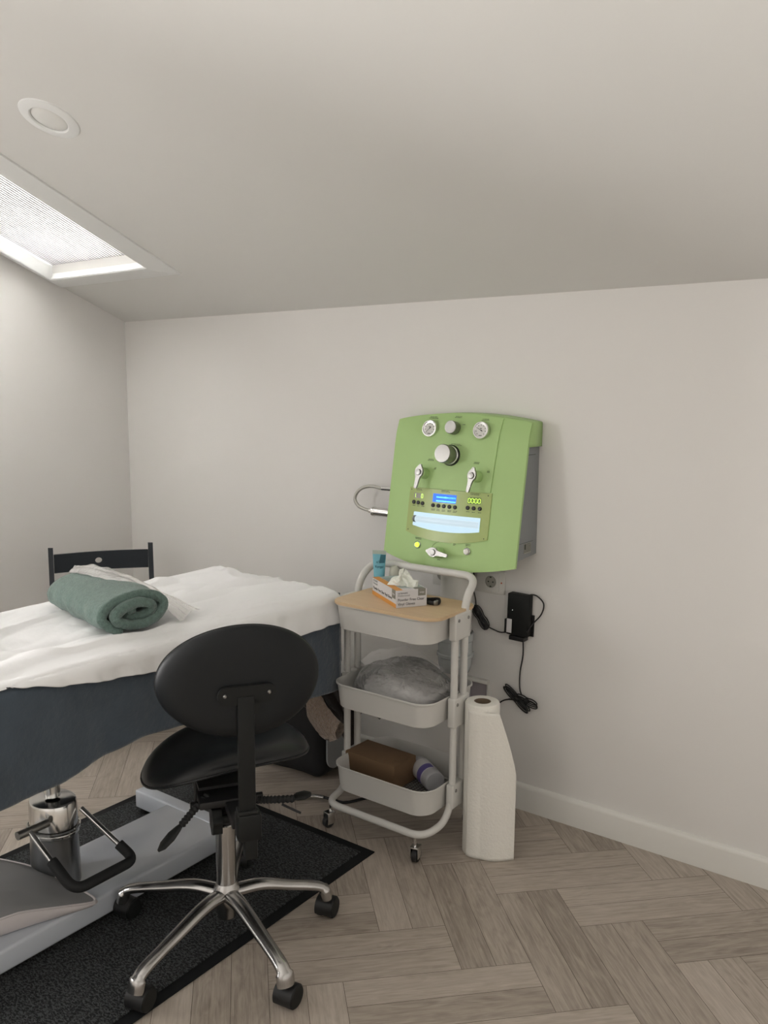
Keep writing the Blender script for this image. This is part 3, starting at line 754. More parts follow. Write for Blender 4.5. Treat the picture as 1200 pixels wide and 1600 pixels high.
# ------------------------------------------------------------------ trolley
TX0, TX1, TYF, TYB = -1.866, -1.450, 2.225, 2.550
tcx, tcy = (TX0 + TX1) / 2, (TYF + TYB) / 2
tr = thing('utility_trolley', 'white three-tier metal trolley on casters under the green machine', 'trolley', (tcx, tcy, 0))
def tray(z0, z1, mesh=False):
    bm = new(); W_, D_ = TX1 - TX0, TYB - TYF; R_ = .065
    o1 = rrect(W_, D_, R_, 8, (tcx, tcy)); n = len(o1)
    def sc(k, dz): return [V((tcx + (x - tcx) * k, tcy + (y - tcy) * k, dz)) for x, y in o1]
    rings = [sc(.93, z0), sc(.945, z0 + .002), sc(.99, z1 - .006), sc(1.012, z1 - .003), sc(1.012, z1 + .002), sc(.996, z1 + .003), sc(.98, z1 - .006), sc(.936, z0 + .005), sc(.92, z0 + .004)]
    VV = [[bm.verts.new(p) for p in r] for r in rings]
    for A, B in zip(VV, VV[1:]):
        for i in range(n): bm.faces.new((A[i], A[(i + 1) % n], B[(i + 1) % n], B[i]))
    bm.faces.new(VV[0]); bm.faces.new(VV[-1])
    return obj('tray', bm, M['powder'], tr, sharp=40)
tray(.743, .829); tray(.460, .545); t3 = tray(.152, .243)
# woven mesh floor of the lowest tray
bm = new()
for k in range(26):
    x = TX0 + .03 + (TX1 - TX0 - .06) * k / 25; b2(bm, (x - .0012, TYF + .03, .1572), (x + .0012, TYB - .03, .1592))
for k in range(24):
    y = TYF + .03 + (TYB - TYF - .06) * k / 23; b2(bm, (TX0 + .03, y - .0012, .1582), (TX1 - .03, y + .0012, .1602))
obj('mesh_floor', bm, M['satin'], t3, smooth=False)
for s, X in ((1, TX1 + .020), (-1, TX0 - .020)):
    yf, yb = 2.388, 2.448
    for nm, yy, yl in (('front_leg', yf, TYF + .02), ('rear_leg', yb, TYB - .01)):
        pass
XRt, XLt = TX1 + .020, TX0 - .020
# front U frame: one tube down, round the front and up again
yf_, yb2 = 2.352, 2.412
bm = new(); r_ = .0125
P = fillet([(XRt, yf_, .815), (XRt, yf_, .19), (XRt - .010, yf_ - .03, .112), (XRt - .022, 2.208, .104), (XLt + .022, 2.208, .104), (XLt + .010, yf_ - .03, .112), (XLt, yf_, .19), (XLt, yf_, .815)], .075, 8)
tube(bm, P, r_, 14); obj('front_frame', bm, M['powder'], tr)
bm = new()
P = fillet([(XRt, yb2, .70), (XRt, yb2, .19), (XRt - .010, yb2 + .03, .112), (XRt - .022, 2.565, .104), (XLt + .022, 2.565, .104), (XLt + .010, yb2 + .03, .112), (XLt, yb2, .19), (XLt, yb2, .70)], .075, 8)
tube(bm, P, r_, 14); obj('rear_frame', bm, M['powder'], tr)
bm = new()
P = fillet([(XRt, yb2, .69), (XRt, yb2, .870), (XRt - .006, 2.498, .934), (XLt + .006, 2.498, .934), (XLt, yb2, .870), (XLt, yb2, .69)], .055, 8)
tube(bm, P, r_ + .001, 14); obj('push_handle', bm, M['powder'], tr)
for X, s in ((XRt, 1), (XLt, -1)):
    for z0, z1, nmb in ((.745, .836, 1), (.445, .548, 1), (.160, .245, 1)):
        bm = new(); b2(bm, (X - .0145, 2.334, z0), (X + .0145, 2.430, z1), bev=.006, seg=3)
        br = obj('bracket', bm, M['powder'], tr)
        for yy in (yf_, yb2):
            bm = new(); lathe(bm, [(0, .0035), (.003, .0035), (.0058, .0015), (.006, 0)], fr((X + s * .0145, yy, z1 - .022), (0, s, 0), (0, 0, 1)), 12)
            obj('screw', bm, M['satin'], br)
def small_caster(x, y, a, top):
    c = bpy.data.objects.new('caster', None)
    F = rz(a, (x, y, 0)); bm = new()
    tube(bm, [F @ V((0, 0, .055)), F @ V((0, 0, top))], .0055, 10)
    for s in (-1, 1): box(bm, (s * .0135, .008, .036), (.0025, .030, .040), F, bev=.001)
    box(bm, (0, .006, .056), (.030, .036, .006), F, bev=.002)
    h = obj('caster', bm, M['chrome'], tr, sharp=40)
    bm = new(); lathe(bm, [(0, -.010), (.020, -.010), (.0235, -.007), (.0235, .007), (.020, .010), (0, .010)], F @ Matrix.Translation((0, .010, .0235)) @ Matrix.Rotation(PI / 2, 4, 'Y'), 24)
    obj('wheel', bm, M['black'], h, sharp=40)
for x, y, a in ((-1.868, 2.235, 2.9), (-1.488, 2.216, .2), (-1.860, 2.55, 1.0), (-1.470, 2.555, 2.2)): small_caster(x, y, a, .100)

# wooden lid on the top tray
bm = new(); prism(bm, rrect(.438, .276, .050, 8, (tcx + .018, 2.352)), .8332, .8442)
bmesh.ops.bevel(bm, geom=[e for e in bm.edges if abs(e.verts[0].co.z - e.verts[1].co.z) < 1e-6], offset=.002, segments=2, affect='EDGES')
ld_ = obj('wooden_lid', bm, M['board'], smooth=True, sharp=40, loc=(tcx, tcy, .8332)); tag(ld_, 'pale birch wood lid with rounded corners covering the top tray of the trolley', 'lid')
TZ = .8444

# glove box
gx = thing('glove_box', 'white and orange carton of vinyl gloves on the wooden trolley lid', 'box', (-1.66, 2.36, TZ))
la = V((-.845, .535, 0)).normalized(); sh = V((.535, .845, 0)).normalized(); g0 = V((-1.607, 2.262, TZ)); GL, GS, GH = .222, .112, .060
GF = Matrix(((la.x, sh.x, 0, g0.x), (la.y, sh.y, 0, g0.y), (0, 0, 1, g0.z), (0, 0, 0, 1)))
bm = new(); box(bm, (GL / 2, GS / 2, GH / 2), (GL, GS, GH), GF, bev=.0008, seg=1); cb = obj('carton', bm, M['boxwhite'], gx, smooth=False)
bm = new()
box(bm, (GL / 2, -.0004, .007), (GL, .0008, .014), GF); box(bm, (GL / 2, .012, GH + .0004), (GL, .024, .0008), GF)
obj('orange_stripe', bm, M['boxorange'], cb, smooth=False)['label'] = 'orange stripe'
bm = new()
box(bm, (.020, -.0005, .045), (.030, .001, .030), GF); box(bm, (-.0005, GS - .0185, .049), (.001, .027, .024), GF); box(bm, (.012, GS - .025, GH + .0005), (.022, .036, .001), GF)
obj('size_patch', bm, M['boxgrey'], cb, smooth=False)
bm = new(); box(bm, (GL / 2 + .01, .066, GH + .0004), (GL - .03, .078, .0008), GF); obj('top_print', bm, M['boxpale'], cb, smooth=False)
bm = new()
for k in range(5): box(bm, (GL - .04 - k * .012, .045 + .004 * (k % 2), GH + .0009), (.0035, .05 - .006 * (k % 3), .0006), GF)
obj('caption_print', bm, M['printmid'], cb, smooth=False)
sF = GF @ Matrix(((0, 0, -1, 0), (1, 0, 0, 0), (0, 1, 0, 0), (0, 0, 0, 1)))       # short face, x along sh, y up
sF = fr(g0 + V((0, 0, 0)), sh, (0, 0, 1)); lF = fr(g0 + la * GL, -la, (0, 0, 1))
def on(Fm, x, y, d=.0003): return Fm @ Matrix.Translation((x, y, d))
text('box_text', 'Powder Free Clear', .0125, M['printdk'], cb, on(sF, .006, .0265), align='LEFT')
text('box_text', 'Vinyl Gloves', .0125, M['printdk'], cb, on(sF, .006, .0120), align='LEFT')
text('box_text', 'ULTRASAFE', .0070, M['printdk'], cb, on(sF, .006, .0490), align='LEFT')
text('box_text', 'Professional', .0090, M['printmid'], cb, on(sF, .006, .0410), align='LEFT')
text('box_text', 'Large', .0078, M['boxwhite'], cb, on(sF, GS - .0185, .049, .0013))
text('box_text', 'Powder Free Clear Vinyl Gloves', .0135, M['printdk'], cb, on(lF, .010, .0270), align='LEFT')
text('box_text', 'ULTRASAFE', .0080, M['printmid'], cb, on(lF, .010, .0530), align='LEFT')
text('box_text', 'Professional', .0080, M['printmid'], cb, on(lF, .010, .0430), align='LEFT')
text('box_text', 'Large', .0090, M['boxwhite'], cb, on(lF, GL - .020, .045, .0013))
# crumpled glove poking out
bm = new(); gc = GF @ V((.070, .060, GH))
def gl(i, j):
    a = 2 * PI * i; h = j; r = (.037 * (1 - h) ** .9 + .003) * (1 + .28 * math.sin(3 * a + 2) + .22 * math.sin(7 * a + h * 6)); z = .050 * h ** .8 * (1 + .10 * math.sin(5 * a))
    p = V((math.cos(a) * r * 1.05, math.sin(a) * r * .85, z)); p += V((fbm(p + V((3, 1, 2)), 40), fbm(p + V((7, 1, 9)), 40), fbm(p, 40))) * .010
    p.z = max(p.z, .0012); return gc + p
grid(bm, gl, 60, 18, closeu=True); gv = obj('vinyl_glove', bm, M['glove'], loc=gc, sharp=22); tag(gv, 'crumpled clear vinyl glove poking out of the glove box opening', 'glove')
# a clear pouch standing behind the glove
# blue tube standing on its cap
tb = thing('cream_tube', 'light blue squeeze tube standing upright behind the glove box', 'tube', (-1.802, 2.430, TZ))
bm = new()
tw = V((.93, .37, 0)).normalized(); tn = V((-.37, .93, 0)); tc0 = V((-1.802, 2.430, TZ))
def tf(i, j):
    a = 2 * PI * i; z = .018 + .118 * j; wx = .0175 + .0075 * j; wy = .0165 * (1 - j) ** .8 + .0012
    return tc0 + tw * math.cos(a) * wx + tn * math.sin(a) * wy + V((0, 0, z))
grid(bm, tf, 28, 10, closeu=True); tbody = obj('tube_body', bm, M['tube'], tb, sharp=40)
bm = new(); box(bm, (0, 0, .1425), (.0505, .0022, .014), Matrix(((tw.x, tn.x, 0, tc0.x), (tw.y, tn.y, 0, tc0.y), (0, 0, 1, tc0.z), (0, 0, 0, 1)))); obj('crimped_end', bm, M['crimp'], tb)
bm = new(); lathe(bm, [(0, 0), (.0155, 0), (.0165, .002), (.0165, .017), (.015, .019), (0, .019)], Matrix.Translation(tc0), 24); obj('cap', bm, M['boxwhite'], tb)
tF = fr(tc0 + V((0, 0, .0)) - tn * .0105, tw, (0, 0, 1))
text('tube_text', 'x/Y"', .0125, M['tubedk'], tb, tF @ Matrix.Translation((.0005, .108, -.0035)))
text('tube_text', 'Kyrgel', .0125, M['tubedk'], tb, tF @ Matrix.Translation((.003, .091, -.001)))
bm = new(); grid(bm, lambda i, j: tc0 + tw * (.006 + .0185 * i - .0035 * (1 - j)) - tn * (.0022 + .010 * (1 - j)) * (1.0 - .82 * i) - tn * .0012 + V((0, 0, .105 + .030 * j - .0 * i)), 6, 6); obj('corner_print', bm, M['tubedk'], tb)
# amber jar behind
ja = thing('amber_jar', 'small jar of amber liquid with frosted dome cap behind the glove box', 'jar', (-1.762, 2.468, TZ))
JM = Matrix.Translation((-1.762, 2.468, TZ)) @ Matrix.Diagonal((.80, .80, 1.28, 1))
bm = new(); lathe(bm, [(0, 0), (.023, 0), (.025, .003), (.025, .040), (.0235, .043), (0, .043)], JM, 28); obj('jar_body', bm, M['amber'], ja, sharp=40)
bm = new(); lathe(bm, [(.0235, .043), (.024, .052), (.021, .064), (.012, .071), (0, .073)], JM, 28); obj('dome_cap', bm, M['frost'], ja)
# bracelet / wrist watch lying right of the box
wt = thing('wrist_watch', 'dark metal wrist watch lying on the lid right of the glove box', 'watch', (-1.545, 2.385, TZ))
bm = new(); P = [V((-1.552 + .034 * math.cos(a), 2.392 + .022 * math.sin(a), TZ + .009 + .003 * math.sin(2 * a))) for a in [2 * PI * k / 30 for k in range(30)]]
tube(bm, P, .007, 8, closed=True, flat=(.35, 1.1), up=(0, 0, 1)); obj('strap', bm, M['black'], wt, sharp=40)
bm = new(); box(bm, (-1.524, 2.380, TZ + .009), (.010, .022, .016), bev=.003); obj('watch_case', bm, M['satin'], wt)

# clear bag heaped in the middle tray
bm = new(); bc = V((-1.655, 2.385, .470))
def ridge(p, k): return (.5 - abs(noise.noise(p * k))) * 2
def bagf(i, j):
    a = 2 * PI * i; ph = PI * (j - .5) * .999
    ca = abs(math.cos(a)) ** .75 * (1 if math.cos(a) > 0 else -1); sa = abs(math.sin(a)) ** .75 * (1 if math.sin(a) > 0 else -1)
    k = max(0, math.cos(ph)) ** .6
    p = V((ca * .185 * k, sa * .140 * k, math.sin(ph) * .058 + .052))
    q = p.copy()
    up_ = max(0, math.sin(ph))
    p.z += up_ * (.020 * ridge(q + V((3, 1, 0)), 7) + .008 * ridge(q, 17) + .004 * ridge(q, 40) + .020 * math.exp(-((q.x + .03) / .1) ** 2))
    p.x += noise.noise(q * 14 + V((9, 9, 9))) * .012 * up_; p.y += noise.noise(q * 14 + V((2, 7, 9))) * .010 * up_
    p.z = max(p.z, -.004)
    lim = 1.0 if p.z > .08 else .93
    p.x = max(-.195 * lim, min(.185 * lim, p.x)); p.y = max(-.150 * lim, min(.145 * lim, p.y)); return bc + p
grid(bm, bagf, 110, 54, closeu=True)
bmesh.ops.remove_doubles(bm, verts=bm.verts[:], dist=.0006)
bg = obj('clear_plastic_bag', bm, M['film'], loc=(-1.65, 2.38, .47), sharp=60); tag(bg, 'large crumpled clear plastic bag heaped in the middle trolley tray', 'bag')
bm = new()
def flap(i, j):
    x = -1.865 + .33 * i; z = .565 + (.075 - .05 * abs(i - .45) * 2) * math.sin(PI * (j * .5)); y = 2.40 + .09 * j
    p = V((x, y, z)); return p + V((fbm(p, 9), fbm(p + V((4, 4, 4)), 9), abs(noise.noise(p * 12)))) * .018
grid(bm, flap, 40, 16)
obj('bag_mouth', bm, M['film'], bg, sharp=60)
bm = new()
def inn(i, j):
    a = 2 * PI * i; ph = PI * (j - .5) * .999; k = max(0, math.cos(ph)) ** .7
    p = V((math.cos(a) * .150 * k, math.sin(a) * .10 * k, math.sin(ph) * .034 + .036)); return bc + p * (1 + .16 * noise.noise(p * 14) + .10 * ridge(p, 30)) + V((0, 0, .010 * ridge(p, 55) * (p.z > .03)))
grid(bm, inn, 110, 44, closeu=True); bmesh.ops.remove_doubles(bm, verts=bm.verts[:], dist=.0006)
obj('bag_filling', bm, M['film2'], bg, sharp=80)['label'] = 'cloudy folded plastic inside the bag'

# contents of the lowest tray
cbx = thing('cardboard_box', 'closed brown cardboard box lying in the lowest trolley tray', 'box', (-1.763, 2.392, .1605))
CF = Matrix.Translation((-1.763, 2.392, .1605)) @ Matrix.Rotation(-.03, 4, 'Z')
bm = new(); box(bm, (0, 0, .046), (.226, .130, .092), CF, bev=.002); cc = obj('carton', bm, M['card'], cbx, sharp=40)
bm = new(); box(bm, (.1132, -.0, .046), (.0006, .128, .090), CF); box(bm, (.095, 0, .0923), (.036, .060, .0008), CF); obj('end_flap', bm, M['card'], cbx, smooth=False)
bl = thing('lotion_bottle', 'white plastic bottle with a purple label lying beside the cardboard box', 'bottle', (-1.58, 2.45, .1605))
BF = fr((-1.655, 2.560, .1845), (0, 0, 1), V((.62, .78, 0)).normalized()); 
dirv = V((.84, -.54, 0)).normalized()
BF = Matrix.Translation((-1.680, 2.500, .1990)) @ dirv.to_track_quat('Z', 'Y').to_matrix().to_4x4()
bm = new(); lathe(bm, [(0, .002), (.014, 0), (.034, 0), (.0375, .004), (.0378, .012), (.0365, .020), (.0378, .026), (.0378, .135), (.034, .150), (.0, .151)], BF @ Matrix.Translation((0, 0, .175)) @ Matrix.Rotation(PI, 4, 'X'), 36); obj('bottle_body', bm, M['bottle'], bl, sharp=40)
bm = new(); lathe(bm, [(.0382, .055), (.0384, .056), (.0384, .135), (.0382, .136)], BF, 36); obj('label', bm, M['boxwhite'], bl)
bm = new(); lathe(bm, [(.0386, .100), (.0388, .101), (.0388, .132), (.0386, .133)], BF, 36, a0=1.2, a1=4.6); obj('label_band', bm, M['purple'], bl)['label'] = 'purple label band'
bm = new(); lathe(bm, [(.014, .024), (.014, -.002), (.012, -.006), (0, -.006)], BF, 24); obj('cap', bm, M['whitepl'], bl)
bm = new(); lathe(bm, [(0, 0), (.020, 0), (.024, .004), (.022, .010), (.010, .013), (0, .014)], Matrix.Translation((-1.555, 2.300, .1606)), 24)
o = obj('plastic_cup', bm, M['film'], loc=(-1.555, 2.300, .1606)); tag(o, 'small clear plastic cup upside down on the mesh floor of the lowest tray', 'cup')

# ------------------------------------------------------------------ couch roll standing by the trolley
cr = thing('paper_roll', 'tall white couch paper roll standing on the floor right of the trolley', 'paper roll', (-1.375, 2.43, 0))
rc = V((-1.356, 2.415, 0)); RR = .058; RH = .535
bm = new()
lathe(bm, [(.0285, RH), (.050, RH + .0004), (RR - .003, RH - .001), (RR, RH - .006), (RR, .004), (RR - .003, 0), (.0285, 0), (.0285, RH)], Matrix.Translation(rc), 64)
roll = obj('roll', bm, M['paper'], cr, sharp=40)
bm = new(); lathe(bm, [(.0283, RH - .001), (.0255, RH - .001), (.0255, .002), (.0283, .002), (.0283, RH - .001)], Matrix.Translation(rc), 40); obj('core', bm, M['core'], cr)
# loose tail of paper
bm = new()
tdir = V((.80, .60, 0)).normalized(); tn2 = V((.62, -.78, 0))
def tail(i, j):
    # j: height 0..1; the free sheet leaves the roll tangentially at the front and is longer at the bottom
    z = .0015 + (RH - .02) * j
    full = .116
    ln = full * (1. if j < .58 else 1 - .52 * ((j - .58) / .42) ** 1.25)
    a0 = math.radians(-110); arc_ = math.radians(50)
    L1 = arc_ * RR; s_ = (L1 + ln) * i
    if s_ < L1:
        a = a0 + s_ / RR; r_ = RR + .0012; return rc + V((math.cos(a) * r_, math.sin(a) * r_, z))
    a = a0 + arc_; p = rc + V((math.cos(a) * (RR + .0012), math.sin(a) * (RR + .0012), z)); t = V((-math.sin(a), math.cos(a), 0)); q = s_ - L1
    return p + t * q + V((math.cos(a), math.sin(a), 0)) * (.010 * math.sin(q / full * PI * 1.3) * (1 - .5 * j))
grid(bm, tail, 40, 50); obj('loose_tail', bm, M['paper'], cr, sharp=60, solid=.0012)

# ------------------------------------------------------------------ floor mat
mx0, mx1, my0, my1 = -2.622, -1.632, -.35, 2.186
bm = new(); b2(bm, (mx0, my0, .0005), (mx1, my1, .0045), bev=.0015); rg = obj('floor_mat', bm, M['rugedge'], loc=((mx0 + mx1) / 2, 1., 0)); tag(rg, 'large charcoal ribbed mat with black rubber border under the couch and stool', 'mat')
bm = new(); b2(bm, (mx0 + .035, my0 + .035, .0044), (mx1 - .035, my1 - .035, .0085), bev=.0015); obj('ribbed_pile', bm, M['rug'], rg)

# ------------------------------------------------------------------ treatment couch
BX0, BX1, BY0, BY1, BZ = -2.545, -1.876, .25, 2.278, .848
cxb = -2.21
cu_ = thing('treatment_couch', 'hydraulic treatment couch on a white base with chrome column and foot pedal bar', 'couch', (cxb, 1.35, 0))
bm = new(); b2(bm, (BX0, BY0, BZ - .075), (BX1, BY1, BZ), bev=.028, seg=4); obj('mattress', bm, M['uphol'], cu_)
bm = new(); b2(bm, (BX0 + .12, BY0 + .1, BZ - .13), (BX1 - .12, BY1 - .12, BZ - .076), bev=.006); obj('support_frame', bm, M['basewhite'], cu_)
Zp = .094
bm = new(); b2(bm, (-2.325, .55, .026), (-2.025, 1.872, Zp), bev=.010, seg=3); obj('base_plate', bm, M['basewhite'], cu_, sharp=50)
bm = new(); b2(bm, (-2.500, 1.865, .030), (-1.965, 1.917, Zp + .003), bev=.006, seg=3); obj('crossbar', bm, M['basewhite'], cu_)
bm = new(); b2(bm, (-2.505, .45, .030), (-1.955, .56, Zp + .003), bev=.006, seg=3); obj('crossbar', bm, M['basewhite'], cu_)
for x, y in ((-2.475, 1.891), (-1.99, 1.891), (-2.47, .50), (-1.99, .50)):
    bm = new(); lathe(bm, [(0, .0088), (.020, .0088), (.022, .012), (.020, .026), (.010, .031), (0, .031)], Matrix.Translation((x, y, 0)), 20); obj('foot', bm, M['black'], cu_)
colc = (-2.215, 1.358)
bm = new(); lathe(bm, [(.072, Zp), (.074, Zp + .002), (.070, .255), (0, .255)], Matrix.Translation((*colc, 0)), 40, sx=1.1, sy=.92); obj('column_sleeve', bm, mat('smoked_steel', (.30, .31, .32), .28, 1), cu_, sharp=30)
bm = new(); lathe(bm, [(.072, .250), (.075, .254), (.075, .262), (.071, .266), (.070, .342), (.067, .350), (.058, .353), (0, .351)], Matrix.Translation((*colc, 0)), 40, sx=1.1, sy=.92); obj('column_housing', bm, M['chrome'], cu_, sharp=30)
bm = new(); lathe(bm, [(.075, .2635), (.079, .2665), (.079, .2715), (.075, .2745)], Matrix.Translation((*colc, 0)), 40, sx=1.08, sy=.92); obj('collar_ring', bm, M['chrome'], cu_)
bm = new(); lathe(bm, [(.023, .36), (.023, .78), (0, .78)], Matrix.Translation((*colc, 0)), 28); obj('lift_piston', bm, M['chrome'], cu_, sharp=30)
# pedal bar
ps0, ps1 = V((-2.135, 1.235, .315)), V((-2.135, 1.455, .315))
g0_, g1_ = V((-1.972, 1.252, .205)), V((-1.972, 1.465, .205))
bm = new(); tube(bm, [(-2.15, 1.205, .318), (-2.15, 1.300, .318)], .012, 16); obj('pedal_pivot', bm, M['satin'], cu_, sharp=40)
bm = new(); P = fillet([(-2.145, 1.240, .318), (-1.965, 1.256, .196), (-1.965, 1.458, .196), (-2.150, 1.410, .318)], .04, 8)
tube(bm, P, .0078, 12); pb = obj('pedal_bar', bm, M['chrome'], cu_)
bm = new(); P = fillet([(-2.055, 1.248, .2570), (-1.965, 1.256, .196), (-1.965, 1.458, .196), (-2.020, 1.4437, .2322)], .04, 8); tube(bm, P, .0150, 14); obj('pedal_grip', bm, M['rubber'], pb, sharp=50)

# loose half-moon cushion resting on the base
cs = thing('wedge_cushion', 'pale grey leaf-shaped cushion with light side band resting on the couch base', 'cushion', (-2.15, 1.1, .095))
def cushion_out(n=60):
    # pointed tip near the column, widening towards the foot end
    A = [(-2.000, 1.345), (-2.020, 1.270), (-2.055, 1.170), (-2.085, 1.06), (-2.10, .93), (-2.16, .78), (-2.30, .72), (-2.44, .78), (-2.50, .93), (-2.49, 1.10), (-2.425, 1.225), (-2.30, 1.285), (-2.16, 1.318), (-2.05, 1.347)]
    return [(p.x, p.y) for p in smooth_path([(x, y, 0) for x, y in A], 5, closed=True)]
out = cushion_out(); cc_ = V((-2.27, 1.04, 0)); n = len(out)
def cring(k, z, tip=0): return [V((cc_.x + (x - cc_.x) * k, cc_.y + (y - cc_.y) * k, z)) for x, y in out]
# cushion leans: raised at the foot end
def lean(p):
    d_ = (V((p.x, p.y, 0)) - V((-2.0, 1.345, 0))).length; return V((p.x, p.y, CZ0 + (p.z - CZ0) * min(1, .22 + d_ / .26)))
CZ0, CZ1 = .0955, .150
bm = new(); R = [[bm.verts.new(lean(p)) for p in r] for r in (cring(.93, CZ0), cring(.99, CZ0 + .006), cring(1.01, (CZ0 + CZ1) / 2), cring(.995, CZ1 - .004), cring(.975, CZ1))]
for A, B in zip(R, R[1:]):
    for i in range(n): bm.faces.new((A[i], A[(i + 1) % n], B[(i + 1) % n], B[i]))
bm.faces.new(R[0]); obj('side_band', bm, M['upholside'], cs, sharp=60)['label'] = 'pale pinkish side band'
bm = new(); R = [[bm.verts.new(lean(p)) for p in r] for r in (cring(.985, CZ1 - .003), cring(.97, CZ1 + .003), cring(.85, CZ1 + .010), cring(.5, CZ1 + .016), cring(.1, CZ1 + .018))]
for A, B in zip(R, R[1:]):
    for i in range(n): bm.faces.new((A[i], A[(i + 1) % n], B[(i + 1) % n], B[i]))
bm.faces.new(R[-1]); obj('cushion_top', bm, M['uphol'], cs, sharp=60)
bm = new(); tube(bm, [lean(p) for p in cring(.992, CZ1)], .003, 6, closed=True); obj('piping', bm, M['upholside'], cs)

# coverings --------------------------------------------------------------
def lerp(tb_, y):
    if y <= tb_[0][0]: return tb_[0][1]
    for (a, p), (b, q) in zip(tb_, tb_[1:]):
        if y <= b: t = (y - a) / (b - a); t = t * t * (3 - 2 * t); return p + (q - p) * t
    return tb_[-1][1]
def cover(name, m, y0, y1, lift, hem_n, hem_f, flare, wav, nu=150, nv=150, head=None, wr=1., rr=.03):
    """cloth over the couch: u runs from the far hem over the top to the near hem, v along the couch"""
    bm = new(); W_ = BX1 - BX0
    def f(i, j):
        y = y0 + (y1 - y0) * j
        zt = BZ + lift
        dn = max(zt - lerp(hem_n, y), .002); df = max(zt - lerp(hem_f, y), .002)
        tot = df + W_ + dn; s_ = tot * i
        e = lift + .002
        if s_ < df:
            k = (df - s_) / df; h = (df - s_); x = BX0 - e - flare * .6 * (h / .3) ** 1.3 * 1.; z = zt - h
            x -= wav * (h / .3) * math.sin(y * 17) * .5
            if h < rr: x += (1 - math.sqrt(max(0, 1 - (1 - h / rr) ** 2))) * rr
            nrmv = V((-1, 0, 0))
        elif s_ > df + W_:
            h = s_ - df - W_; x = BX1 + e + flare * (h / .3) ** 1.3 ; z = zt - h
            x += wav * (h / .3) * (math.sin(y * 13 + .6) + .5 * math.sin(y * 31 + 2) * (h / .3))
            if h < rr: x -= (1 - math.sqrt(max(0, 1 - (1 - h / rr) ** 2))) * rr
            nrmv = V((1, 0, 0))
        else:
            x = BX0 + (s_ - df); z = zt; nrmv = V((0, 0, 1))
            ex = min(x - BX0, BX1 - x)
            x = max(BX0 + rr - e - .0 , min(BX1 - rr + e, x)) if ex < 0 else x
            if ex < rr: z -= (rr - math.sqrt(max(0, rr * rr - (rr - ex) ** 2))) * .35
        p = V((x, y, z))
        if nrmv.z:   # soft creases on the top
            q = V((x * 2.2 + y * 1.2, y * 1.0 - x * 2.6, 0)); w_ = abs(noise.noise(q * 2.2)) * .012 + abs(noise.noise(V((x * 9 + y * 3, y * 4 - x * 5, 3)))) * .006 + max(0, .12 - abs(noise.noise(V((x * 3.5 + y * .8, y * 1.6 - x * 2.5, 8))))) * .05
            p.z += w_ * wr * min(1, max(ex, 0) / .07) + .001
        else:
            q = V((0, y * 6, z * 2.5)); p += nrmv * (abs(noise.noise(q * 1.4)) * .014 + abs(noise.noise(V((1, y * 22 + z * 8, z * 6)))) * .005) * wr * min(1, h / .07)
        return p
    grid(bm, f, nu, nv); return bm
YH = 2.290
hemN_b = [(.3, .575), (.99, .570), (1.16, .572), (1.30, .598), (1.42, .612), (1.60, .60), (2.05, .52), (2.285, .502)]
hemF_b = [(.3, .60), (2.3, .55)]
bm = cover('blanket', None, .32, YH, .004, hemN_b, hemF_b, .008, .006, head=True, wr=.6)
# head-end drop of the blanket
def headdrop(bm, lift, zt, hem, x0, x1, out_, y):
    def f(i, j):
        x = x0 + (x1 - x0) * i; h = (zt - hem) * j; k = h / .3
        yy = y + .004 + out_ * k + .010 * k * math.sin(x * 24); p = V((x, yy, zt - h)); return p
    grid(bm, f, 60, 24)
headdrop(bm, .004, BZ + .004, .60, BX0, BX1 + .002, .020, YH)
bmesh.ops.remove_doubles(bm, verts=bm.verts[:], dist=.0015)
bk = obj('couch_blanket', bm, M['blanket'], solid=.002, loc=(cxb, 1.3, .5), sharp=60); tag(bk, 'blue-grey plush blanket hanging down the sides of the couch under the white sheet', 'blanket')
hemN_s = [(.3, .86), (.90, .872), (1.01, .866), (1.10, .843), (1.20, .820), (1.34, .800), (1.49, .786), (1.8, .766), (2.11, .752), (2.31, .750)]
hemF_s = [(.3, .80), (2.3, .80)]
bm = cover('sheet', None, .34, 2.287, .010, hemN_s, hemF_s, .004, .006, nu=240, nv=260, wr=2.0)
st = obj('white_sheet', bm, M['sheet'], solid=.0012, loc=(cxb, 1.3, .87), sharp=70); tag(st, 'creased white cotton sheet spread over the treatment couch', 'sheet')

# rolled towel -----------------------------------------------------------
tw_ = V((-.975, .22, 0)).normalized(); ts = V((.22, .975, 0)).normalized()
t_o = V((-1.982, 1.508, BZ + .018)); TL = .43
bm = new()
def spiral(n=90):
    P = []
    turns = 2.4
    for k in range(n):
        t = k / (n - 1); a = -PI / 2 - .3 - t * turns * 2 * PI; r = 1 - .34 * t * turns
        r = max(r, .10)
        P.append((math.cos(a) * .108 * r + .012 * math.sin(a) * r, .062 + math.sin(a) * .056 * r * (1 + .12 * math.cos(a))))
    return P
SPp = spiral()
def towf(i, j):
    k = i * (len(SPp) - 1); a = int(k); b = min(a + 1, len(SPp) - 1); t = k - a
    x = SPp[a][0] * (1 - t) + SPp[b][0] * t; z = SPp[a][1] * (1 - t) + SPp[b][1] * t
    sc_ = 1 - .10 * j; z = z * (1 - .10 * j)
    inset = .010 * i * (1 if j < .5 else -1) * (1 - abs(2 * j - 1) * 0)
    d = TL * j + .012 * math.sin(i * 9) * (1 - j)
    p = t_o + tw_ * d + ts * x * sc_ + V((0, 0, z))
    w_ = fbm(p, 9) * .008 + fbm(p + V((5, 5, 5)), 22) * .005 ; p += ts * w_ + V((0, 0, 1)) * w_ * .6
    p.z = max(p.z, BZ + .030); return p
grid(bm, towf, 180, 26); 
